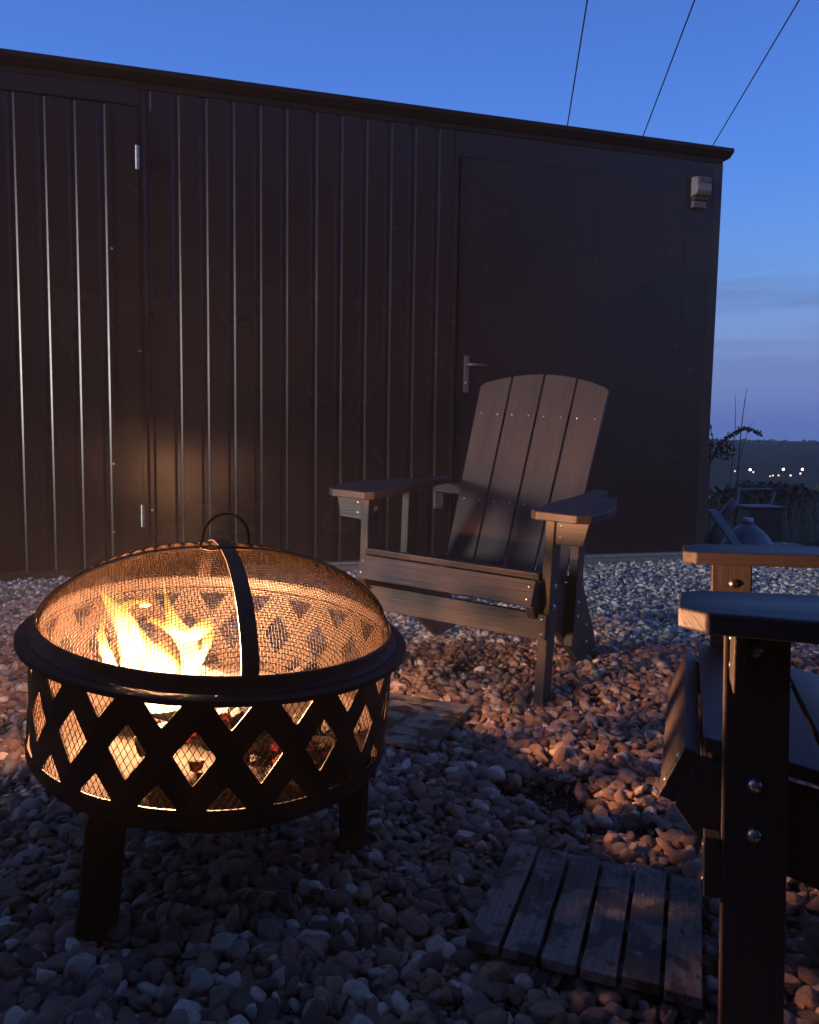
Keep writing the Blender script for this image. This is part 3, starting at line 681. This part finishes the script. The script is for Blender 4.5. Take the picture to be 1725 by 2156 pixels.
tongue('flame', [(-.155, -.05, .01, .020, .012), (-.178, -.045, .045, .017, .009), (-.198, -.04, .075, .008, .005), (-.206, -.04, .10, .0008, .0008)], FV, 6, .4)
tongue('flame', [(-.06, -.07, -.12, .045, .03), (-.07, -.08, -.085, .050, .03), (-.076, -.078, -.045, .026, .022), (-.083, -.077, -.018, .013, .012), (-.088, -.077, -.004, .002, .002)], FC, 8, .3)
tongue('flame', [(-.03, -.08, -.12, .018, .016), (-.030, -.08, -.06, .013, .012), (-.036, -.078, -.012, .016, .012), (-.050, -.077, .010, .017, .012), (-.068, -.075, .038, .010, .008), (-.079, -.074, .068, .0045, .004), (-.087, -.073, .102, .0006, .0006)], FC, 11, .25)
tongue('flame', [(-.050, -.077, .004, .008, .007), (-.072, -.077, .020, .009, .007), (-.095, -.077, .029, .0055, .005), (-.116, -.077, .025, .0006, .0006)], FC, 14, .2)
tongue('flame', [(-.05, -.077, .004, .007, .008), (-.028, -.077, .012, .011, .010), (-.012, -.077, .028, .013, .010), (-.004, -.077, .042, .002, .002)], FC, 17, .4)
tongue('flame', [(-.03, -.08, -.05, .010, .009), (-.014, -.078, -.022, .007, .006), (-.004, -.077, .010, .008, .007), (.001, -.077, .034, .002, .002)], FC, 21, .4)
tongue('flame', [(.000, -.098, -.12, .005, .005), (-.004, -.10, -.07, .005, .005), (-.008, -.10, -.03, .003, .003), (-.01, -.10, -.006, .0006, .0006)], FC, 25)
tongue('flame', [(-.132, -.045, .044, .003, .003), (-.121, -.045, .047, .0045, .004), (-.112, -.045, .048, .0006, .0006)], FC, 37, .4)
for i, (p_, pw_, rd) in enumerate([((-.17, -.03, -.028), 11, .022), ((-.10, -.03, -.010), 13, .022), ((-.04, -.03, -.028), 11, .022)]):
    l_ = bpy.data.lights.new('firelight', 'POINT'); l_.energy = pw_; l_.color = (1, .45, .21); l_.shadow_soft_size = rd
    lo = bpy.data.objects.new('firelight', l_); COL.objects.link(lo); lo.location = Vector(p_) - FO; lo.parent = fire

# ------------------------------------------------------------------ chairs
w_, lt_, ld_, zt_ = .312, .028, .072, .54
CH = {}
def screw_mesh():
    V, F = lathe_geo([(0.0001, .0012), (.0028, .0010), (.0042, .0), (.0042, -.002)], 10); return from_np('screw', V, F)
def bolt_mesh():
    V, F = lathe_geo([(0.0001, .0065), (.004, .0058), (.0075, .0035), (.009, .0005), (.009, -.002)], 16); return from_np('bolt', V, F)
SCREW, BOLT = screw_mesh(), bolt_mesh()
for m_ in (SCREW, BOLT): m_.materials.append(MATS['bright_steel']); m_.polygons.foreach_set('use_smooth', [True] * len(m_.polygons))
def fix(me, name, p, nrm, parent, s=1.):
    o = bpy.data.objects.new(name, me); COL.objects.link(o); o.parent = parent; o.location = p
    o.rotation_euler = Vector(nrm).to_track_quat('Z', 'Y').to_euler(); o.scale = (s, s, s); return o
def make_chair(loc, rot_, label):
    t = empty('garden_chair', loc, rot_); tag(t, label, 'chair', 'slatted garden armchairs')
    bb = 'brown_board'
    for s in (1, -1):
        sg = lambda x: s * x
        box('leg', (min(sg(w_ - lt_), sg(w_)), -ld_, -.05), (max(sg(w_ - lt_), sg(w_)), 0, zt_), bb, t, .003, 2, (0, 0, 1))
        ap = [(.25, .028), (.272, .052), (.386, .052), (.418, .022), (.436, -.08), (.430, -.20), (.392, -.355), (.345, -.393), (.318, -.40), (.312, -.585), (.268, -.585), (.262, -.30), (.250, -.18)]
        pl = [(sg(x), y, zt_ + .001) for x, y in ap]
        prism('arm', pl if s > 0 else pl[::-1], (0, 0, .024), bb, t, .0035, 3, (0, 1, 0))
        x0, x1 = w_ + .001, w_ + .094
        pb = [(sg(x0), -.006, zt_), (sg(x1), -.006, zt_), (sg(x1 - .014), -.006, zt_ - .068), (sg(x0), -.006, zt_ - .072)]
        prism('arm_bracket', pb, (0, -.012, 0), bb, t, .002, 2, (1, 0, 0))
        for z in (zt_ - .018, zt_ - .050): fix(SCREW, 'screw', (sg(w_ + .016), -.0055, z), (0, 1, 0), t)
        rp = [(.028, .356), (.056, .296), (.028, .258), (-.15, .200), (-.50, -.03), (-.70, -.03), (-.655, .045), (-.455, .262)]
        prism('side_rail', [(sg(w_ - lt_ - .001), y, z) for y, z in rp], (sg(-.024), 0, 0), bb, t, .002, 2, (0, 1, -.3))
        box('rear_post', (min(sg(w_ - lt_), sg(w_)), -.338, .10), (max(sg(w_ - lt_), sg(w_)), -.268, zt_), bb, t, .003, 2, (0, 0, 1))
        for y, z in ((-.036, .343), (-.036, .283), (-.034, .505)):
            fix(BOLT, 'bolt', (sg(w_ + .0005), y, z), (s, 0, 0), t)
        fix(BOLT, 'bolt', (sg(w_ - lt_ - .0005), -.040, .503), (-s, 0, 0), t)
        for y, z in ((-.30, .235), (-.30, .19)): fix(BOLT, 'bolt', (sg(w_ + .0005), y, z), (s, 0, 0), t, .8)
        for y, z in ((-.53, .10), (-.55, .035)): fix(BOLT, 'bolt', (sg(w_ - lt_ - .0005 + .0), y, z), (s, 0, 0), t, .7)
    box('apron', (-w_ + .001, .0005, .197), (w_ - .001, .020, .272), bb, t, .002, 2, (1, 0, 0))
    for x in (-w_ + .013, w_ - .013):
        for z in (.214, .256): fix(SCREW, 'screw', (x, .0205, z), (0, 1, 0), t)
    xs_ = w_ - lt_ - .002
    prism('front_slat', [(-xs_, .043, .371), (-xs_, .074, .305), (-xs_, .054, .297), (-xs_, .024, .362)], (2 * xs_, 0, 0), bb, t, .002, 2, (1, 0, 0))
    for x in (-xs_ + .016, xs_ - .016):
        for q in (.25, .75):
            fix(SCREW, 'screw', (x, .043 + .031 * q + .0004, .371 - .066 * q + .0002), (0, .905, .425), t, .9)
    a_ = math.atan2(.101, .469); dy, dz = -math.cos(a_), -math.sin(a_)
    for k in range(6):
        s0_ = .010 + k * .078; s1_ = s0_ + .070; y0_, z0_ = .032 + dy * s0_, .389 + dz * s0_; y1_, z1_ = .032 + dy * s1_, .389 + dz * s1_
        nx_, nz_ = dz * .020, -dy * .020
        prism('seat_slat', [(-xs_, y0_, z0_), (-xs_, y1_, z1_), (-xs_, y1_ - nx_ * -1, z1_ - nz_), (-xs_, y0_ + nx_, z0_ - nz_)], (2 * xs_, 0, 0), bb, t, .002, 2, (1, 0, 0))
    # reclined back: four slats with an arched top
    b0, b1 = Vector((0, -.441, .262)), Vector((0, -.750, .907)); up = (b1 - b0).normalized(); ln_ = (b1 - b0).length; nb = Vector((0, up.z, -up.y))
    def bp(x, q): return Vector((x, 0, 0)) + b0 + up * q
    def topq(x):
        e_ = abs(x) / .252; return ln_ + .052 * (1 - e_ ** 2) - (.016 * max(0, (e_ - .93) / .07) ** 2)
    for i in range(4):
        f0, f1 = -1 + i * .5, -.5 + i * .5
        xb0, xb1 = .223 * f0 + .003, .223 * f1 - .003; xt0, xt1 = .2505 * f0 + .0035, .2505 * f1 - .0035
        arc = [bp(xt1 + (xt0 - xt1) * k / 7, topq(xt1 + (xt0 - xt1) * k / 7)) for k in range(8)]
        poly = [bp(xb0, -.02), bp(xb1, -.02)] + arc
        prism('back_slat', poly, tuple(-nb * .018), bb, t, .0028, 2, tuple(up))
        for q in (ln_ * .355, ln_ * .835):
            for e_ in (.22, .78):
                x = (xb0 + (xb1 - xb0) * e_) * (1 + .12 * q / ln_); fix(SCREW, 'screw', bp(x, q) + nb * .0002, nb, t, .8)
    pr = bp(0, ln_ * .355) - nb * .019
    prism('back_rail', [(-.34, pr.y, .505), (-.34, pr.y - .022, .495), (-.34, pr.y - .022 - .02, .5399), (-.34, pr.y - .018, .5399)], (.68, 0, 0), bb, t, .002, 2, (1, 0, 0))
    q0 = bp(0, ln_ * .80) - nb * .0185; q1 = bp(0, ln_ * .87) - nb * .0185
    prism('back_rail', [(-.22, q0.y, q0.z), (-.22, q1.y, q1.z), (-.22, q1.y - nb.y * .02, q1.z - nb.z * .02), (-.22, q0.y - nb.y * .02, q0.z - nb.z * .02)], (.44, 0, 0), bb, t, .002, 2, (1, 0, 0))
    return t
make_chair((.1128, 2.32, .0438), (-.0432, -.0494, 2.6577), 'dark brown slatted garden armchair facing the fire pit, in front of the shed door')
make_chair((.4926, 1.1878, .0232), (-.0336, .0322, 1.2297), 'dark brown slatted garden armchair nearest the camera, seen from its side at the right edge')

# ------------------------------------------------------------------ slatted deck tiles on the gravel
def deck_tile(loc, yaw, sx_, sy_, ztop, label, tilt=(0, 0), along='y'):
    t = empty('deck_tile', loc, (tilt[0], tilt[1], R(yaw))); tag(t, label, 'deck tile', 'wooden deck tiles on the gravel')
    n = 6
    for i in range(n):
        if along == 'y':
            x0 = -sx_ / 2 + sx_ * i / n + .0035; x1 = -sx_ / 2 + sx_ * (i + 1) / n - .0035; dz = random.uniform(-.0012, .0012); e_ = random.uniform(-.003, .003)
            box('slat', (x0, -sy_ / 2 + e_, ztop - .016 + dz), (x1, sy_ / 2 + e_, ztop + dz), 'weathered_wood', t, .0015, 2, (0, 1, 0))
        else:
            x0 = -sy_ / 2 + sy_ * i / n + .001; x1 = -sy_ / 2 + sy_ * (i + 1) / n - .001; dz = random.uniform(-.0012, .0012)
            box('slat', (-sx_ / 2, x0, ztop - .016 + dz), (sx_ / 2, x1, ztop + dz), 'weathered_wood', t, .0015, 2, (1, 0, 0))
    for k in (-.36, 0, .36):
        if along == 'y': box('runner', (-sx_ / 2 + .004, sy_ * k - .018, ztop - .038), (sx_ / 2 - .004, sy_ * k + .018, ztop - .0175), 'black_trim', t, .002)
        else: box('runner', (sx_ * k - .018, -sy_ / 2 + .004, ztop - .038), (sx_ * k + .018, sy_ / 2 - .004, ztop - .0175), 'black_trim', t, .002)
deck_tile((.3027, 1.1963, .0), -19.9, .339, .3136, .036, 'stained wooden deck tile of six slats lying in the foreground beside the near chair', (-.0117, .0088))
deck_tile((-.02, 2.035, .012), -22, .31, .315, .032, 'weathered wooden deck tile behind the fire pit, before the far chair', (.02, .0), 'x')

# ------------------------------------------------------------------ unseen building mass behind the camera, added to shade the yard
hw_ = empty('shade_block', (1.2, -2.2, 0)); tag(hw_, 'unseen dark building mass behind the viewer, added to shade the yard', 'shade_block')
box('wall', (-8.2, -5, -.1), (6, 0, 4.6), 'black_trim', hw_, 0)
prism('roof', [(-8.5, .4, 4.601), (-8.5, -2.5, 6.4), (-8.5, -5.4, 4.601)], (14.8, 0, 0), 'black_trim', hw_, 0)
fn = empty('shade_fence', (-3.3, .35, 0)); tag(fn, 'tall dark board screen left of the yard, unseen and added to shade the foreground', 'added_fence')  # unseen board screen, added to keep the low sun off the foreground
for k in range(17):
    box('shade_fence_board', (-.010, -2.53 + k * .1475, .02), (.012, -2.53 + k * .1475 + .14, 1.82), 'weathered_wood', fn, .002, 1, (0, 0, 1))
for k in range(3): box('post', (-.10, -2.5 + k * 1.2, -.1), (-.012, -2.41 + k * 1.2, 1.78), 'weathered_wood', fn, .003, 1, (0, 0, 1))
# ------------------------------------------------------------------ overhead cables
WD = Vector((.12657, .99023, -.05848))
for p_, lb in (((1.846, 9, 5.565), 'thin overhead cable crossing the sky, leftmost of the three'), ((3.012, 9, 5.582), 'thin overhead cable crossing the sky, middle one of the three'), ((4.147, 9, 5.599), 'thin overhead cable crossing the sky, rightmost of the three')):
    p0_ = Vector(p_); pts_ = [p0_ + WD * s + Vector((0, 0, .00028 * s * s * .3)) for s in (-30, -15, -5, 0, 5, 12, 25, 45)]
    tag(tube('overhead_cable', pts_, .009, 'cable_black', None, 6), lb, 'cable', 'overhead cables behind the shed')

# ------------------------------------------------------------------ odds and ends beyond the shed corner
o = prism('metal_plank', [(0, 0, 0), (.075, 0, 0), (.075, .03, 0), (0, .03, 0)], (-.22, .10, .335), 'dull_metal', None, .006, 2, (0, 0, 1)); o.location = (2.49, 5.85, -.05); tag(o, 'pale metal plank leaning diagonally beside the shed corner', 'plank')
o = tube('bent_pipe', [(2.45, 6.35, -.04), (2.475, 6.35, .06), (2.52, 6.33, .17), (2.575, 6.3, .265), (2.625, 6.3, .335)], [.028, .03, .032, .036, .032], 'blue_plastic', None, 12); tag(o, 'blue-grey bent pipe standing up behind the metal plank', 'pipe')
can = empty('plastic_canister', (2.66, 6.12, -.05)); tag(can, 'pale blue-grey domed plastic canister with white cap beyond the shed', 'canister')
lathe('shell', [(.0, 0), (.20, 0), (.205, .02), (.19, .07), (.155, .13), (.11, .185), (.065, .222), (.045, .235), (.042, .262), (0, .262)], 'blue_plastic', can, 40)
can.scale = (1, 1, .88)
lathe('cap', [(0, .258), (.036, .258), (.038, .262), (.038, .288), (.034, .292), (0, .292)], 'white_plastic', can, 24)
crate = empty('storage_crate', (2.93, 6.55, -.05)); tag(crate, 'dark storage crate behind the canister', 'crate')
prism('shell', [(-.16, -.14, 0), (.16, -.14, 0), (.14, -.14, .30), (-.12, -.14, .30)], (0, .26, 0), 'dark_plastic', crate, .015, 3)
box('lid', (-.15, -.15, .302), (.155, .13, .325), 'dark_plastic', crate, .01, 3)
tr_ = empty('hand_trolley', (3.05, 6.85, -.05)); tag(tr_, 'thin tube-framed hand trolley standing in the weeds behind the crate', 'trolley')
tube('frame', [(-.02, -.05, .04), (.09, -.03, .25), (.14, 0, .42), (.13, .05, .44), (-.15, .05, .44), (-.17, 0, .42), (-.2, 0, .05)], .012, 'dull_metal', tr_)
tube('crossbar', [(-.17, .0, .22), (.085, .0, .22)], .009, 'dull_metal', tr_)
for s in (-.2, .0):
    V, F = lathe_geo([(.02, -.015), (.055, -.018), (.062, 0), (.055, .018), (.02, .015)], 20); wlo = link('wheel', from_np('wheel', V, F), 'dark_plastic', tr_, True); wlo.rotation_euler = (0, pi / 2, 0); wlo.location = (s, -.02, .062)
o = tag(box('paving_slab', (2.75, 6.0, -.045), (3.1, 6.3, .0), 'threshold_concrete', None, .006), 'low pale slab on the ground right of the canister', 'slab')

# plants -------------------------------------------------------------
def leaves(bm, c_, rx, ry, rz, n, s0_, s1_):
    for _ in range(n):
        while True:
            p = Vector((random.uniform(-1, 1), random.uniform(-1, 1), random.uniform(-1, 1)))
            if .25 < p.length < 1 + .12 * random.random(): break
        lump_ = 1 + .3 * noise.noise(p * 2.3 + Vector(c_)); p = Vector((p.x * rx, p.y * ry, p.z * rz)) * lump_ + Vector(c_)
        s = random.uniform(s0_, s1_); e_ = Euler((random.uniform(0, 6), random.uniform(0, 6), random.uniform(0, 6))).to_matrix()
        vs = [bm.verts.new(p + e_ @ Vector(q)) for q in ((0, 0, 0), (s * .35, s * .5, s * .1), (0, s, 0), (-s * .35, s * .5, s * .1))]; bm.faces.new(vs)
def bush(x, y, rx, rz, label, n=1500, leaf=(.04, .1), grp='dark bushes beyond the yard'):
    z = terr(x, y); t = empty('bush', (x, y, z)); tag(t, label, 'bush', grp)
    bm = bmesh.new(); leaves(bm, (0, 0, rz * .8), rx, rx * .8, rz * .85, n, *leaf); leaves(bm, (rx * .4, 0, rz * 1.1), rx * .5, rx * .5, rz * .6, n // 3, *leaf)
    link('foliage', bm_mesh('foliage', bm), 'leaf_dark', t)
    bm = bmesh.new()
    for k in range(5):
        VV, FF = tube_geo([(0, 0, -.05), (random.uniform(-.3, .3) * rx, random.uniform(-.2, .2), rz * .6), (random.uniform(-.7, .7) * rx, random.uniform(-.3, .3), rz * 1.3)], [.03, .02, .006], 6)
        vs = [bm.verts.new(v) for v in VV]
        for f in FF: bm.faces.new([vs[i] for i in f])
    link('stem', bm_mesh('stem', bm), 'bark', t)
bush(4.3, 9.6, .75, .31, 'dark bush directly behind the shed corner and the pipe', 2600)
bush(7.9, 16.5, 1.5, .36, 'low dark bush in the middle distance right of the shed corner', 2600, (.06, .15))
bush(12.4, 22, 1.6, .62, 'dark bush at the right edge of the photo below the town lights', 2600, (.08, .2))
bush(5.9, 11.8, 1.1, .22, 'low dark bush behind the dry grass', 2000)
# arching bramble above the bush
sh = empty('bramble', (3.55, 9.0, terr(3.55, 9))); tag(sh, 'leafy bramble arching above the horizon beside the shed corner', 'shrub')
zb = -terr(3.55, 9)
def stemset(name, paths, par):
    bm = bmesh.new()
    for pth, r_ in paths:
        VV, FF = tube_geo(pth, [r_ * (1 - .75 * i / (len(pth) - 1)) for i in range(len(pth))], 5); vs = [bm.verts.new(v) for v in VV]
        for f in FF: bm.faces.new([vs[i] for i in f])
    return link(name, bm_mesh(name, bm), 'bark', par)
arch = [(-.15, 0, 0), (-.12, 0, zb + .55), (-.02, 0, zb + .78), (.10, 0, zb + .88), (.22, 0, zb + .96), (.33, 0, zb + .95), (.44, 0, zb + .90)]
side = [(-.14, 0, 0), (-.12, 0, zb + .6), (-.10, 0, zb + .85), (-.14, 0, zb + 1.02)]
st1 = [(.2, 0, 0), (.22, 0, zb + .9), (.235, 0, zb + 1.15), (.262, 0, zb + 1.42)]
st2 = [(.1, 0, 0), (.155, 0, zb + .9), (.145, 0, zb + 1.2), (.13, 0, zb + 1.36)]
st3 = [(.2, 0, zb + .5), (.3, 0, zb + .95), (.36, 0, zb + 1.06)]
stemset('stem', [(arch, .016), (side, .012), (st1, .008), (st2, .006), (st3, .005)], sh)
bm = bmesh.new()
for i in range(len(arch) - 1):
    for _ in range(26 if i > 1 else 8):
        p = Vector(arch[i]).lerp(Vector(arch[i + 1]), random.random()); leaves(bm, tuple(p), .018, .02, .022, 2, .02, .045)
for _ in range(40):
    p = Vector(side[1]).lerp(Vector(side[3]), random.random()); leaves(bm, tuple(p), .022, .02, .022, 2, .02, .045)
for _ in range(130): leaves(bm, (random.uniform(-.2, .15), 0, zb + random.uniform(.62, .80)), .03, .03, .03, 2, .02, .05)
for _ in range(26):
    k = random.random(); p = Vector(st1[1]).lerp(Vector(st1[2]), k) if random.random() < .5 else Vector(st1[2]).lerp(Vector(st1[3]), k); leaves(bm, tuple(p), .008, .008, .01, 1, .012, .022)
link('foliage', bm_mesh('foliage', bm), 'leaf_dark', sh)
# dry grass
V, F = [], []
for k in range(5200):
    x, y = random.uniform(2.6, 8.5), random.uniform(6.6, 13.5)
    if x / y < .33: continue
    z = terr(x, y) - .01; h_ = random.uniform(.15, .45) * (1 + .06 * (y - 6)) * (1 if noise.noise(Vector((x * .9, y * .9, 3))) > -.1 else .5); a_ = random.uniform(0, 6.28); le = random.uniform(.05, .3) * h_; w0 = random.uniform(.003, .008)
    ca_, sa = math.cos(a_), math.sin(a_); px, py = -sa * w0, ca_ * w0; o_ = len(V)
    V += [(x - px, y - py, z), (x + px, y + py, z), (x + ca_ * le * .4 + px * .7, y + sa * le * .4 + py * .7, z + h_ * .6), (x + ca_ * le * .4 - px * .7, y + sa * le * .4 - py * .7, z + h_ * .6), (x + ca_ * le * 1.3, y + sa * le * 1.3, z + h_)]
    F += [(o_, o_ + 1, o_ + 2, o_ + 3), (o_ + 3, o_ + 2, o_ + 4)]
tag(link('dry_grass', from_np('dry_grass', V, F), 'dry_grass'), 'pale dry tufted grass growing beyond the yard', 'grass', kind='stuff')
# far wood along the ridge
bm = bmesh.new()
for k in range(420):
    an = random.uniform(-.1, .62); dd_ = random.uniform(1560, 1680); x, y = dd_ * math.sin(an), dd_ * math.cos(an); z = terr(x, y); h_ = random.uniform(2, 6); w1 = h_ * random.uniform(.35, .8)
    ret = bmesh.ops.create_icosphere(bm, subdivisions=1, radius=1, matrix=Matrix.Translation((x, y, z + h_ * .5)) @ Matrix.Diagonal((w1, w1, h_ * .6, 1)))
    for v in ret['verts']: v.co += Vector([random.uniform(-1, 1) for _ in range(3)])
tag(link('distant_wood', bm_mesh('distant_wood', bm), 'far_wood'), 'dark wooded ridge along the horizon', 'wood', kind='stuff')
# town lights in the valley
TL = [(124.23, -9.4, 0, .28, 'dim white, leftmost of all'), (130.0, -8.77, 1, .38, 'bright yellow, brightest on the left'), (131.3, -9.65, 0, .3, 'dim, just right of the bright left one'), (142.7, -8.39, 1, .38, 'bright yellow, middle of the three bright ones'), (149.96, -8.27, 1, .38, 'bright yellow, farthest right'), (149.3, -9.92, 0, .34, 'orange, just below the bright right one'), (141.0, -10.77, 0, .3, 'orange, below the bright middle one'), (138.85, -10.81, 0, .28, 'faint, second left of the orange one'), (137.8, -11.19, 0, .3, 'faint, third left of the orange one'), (145.6, -10.7, 0, .36, 'dim, between the two orange ones'), (134.2, -12.15, 0, .3, 'dim grey, lowest of all')]
for (x, z, br, s, lb) in TL:
    t = empty('street_lamp', (x, 300, z - 6)); tag(t, 'distant town light in the valley, ' + lb, 'street lamp', 'distant town lights')
    V, F = tube_geo([(0, 0, 0), (0, 0, 6 - s)], .09, 6); link('pole', from_np('pole', V, F), 'dark_plastic', t)
    bm = bmesh.new(); bmesh.ops.create_icosphere(bm, subdivisions=2, radius=s, matrix=Matrix.Translation((0, 0, 6))); link('lamp_head', bm_mesh('lamp_head', bm), 'lamp_glow' if br else 'lamp_glow_dim', t, True)

# ------------------------------------------------------------------ evening air
hz = bpy.data.materials.new('evening_air'); hz.use_nodes = True; t = hz.node_tree; t.nodes.clear()
out = N(t, 'ShaderNodeOutputMaterial'); pv_ = N(t, 'ShaderNodeVolumePrincipled'); pv_.inputs['Color'].default_value = (.55, .72, 1, 1); pv_.inputs['Density'].default_value = .00007
t.links.new(pv_.outputs[0], out.inputs['Volume']); MATS['evening_air'] = hz
hzo = box('haze', (-4300, -3000, -60), (4300, 4400, 60), 'evening_air', None, 0); tag(hzo, 'thin blue evening haze over the valley', 'haze', kind='stuff')

sm_ = bpy.data.materials.new('glare_haze'); sm_.use_nodes = True; t = sm_.node_tree; t.nodes.clear()  # added thin volume standing in for warm lens glare
out = N(t, 'ShaderNodeOutputMaterial'); pv_ = N(t, 'ShaderNodeVolumePrincipled'); pv_.inputs['Color'].default_value = (.92, .92, .95, 1); pv_.inputs['Density'].default_value = .0030
t.links.new(pv_.outputs[0], out.inputs['Volume']); MATS['glare_haze'] = sm_
bm = bmesh.new(); bmesh.ops.create_icosphere(bm, subdivisions=3, radius=1, matrix=Matrix.Translation((0, 2, .3)) @ Matrix.Diagonal((9, 9, 7, 1)))
tag(link('glare_haze', bm_mesh('glare_haze', bm), 'glare_haze'), 'faint thin haze added over the yard, imitating warm lens glare around the fire pit', 'glare_haze', kind='stuff')
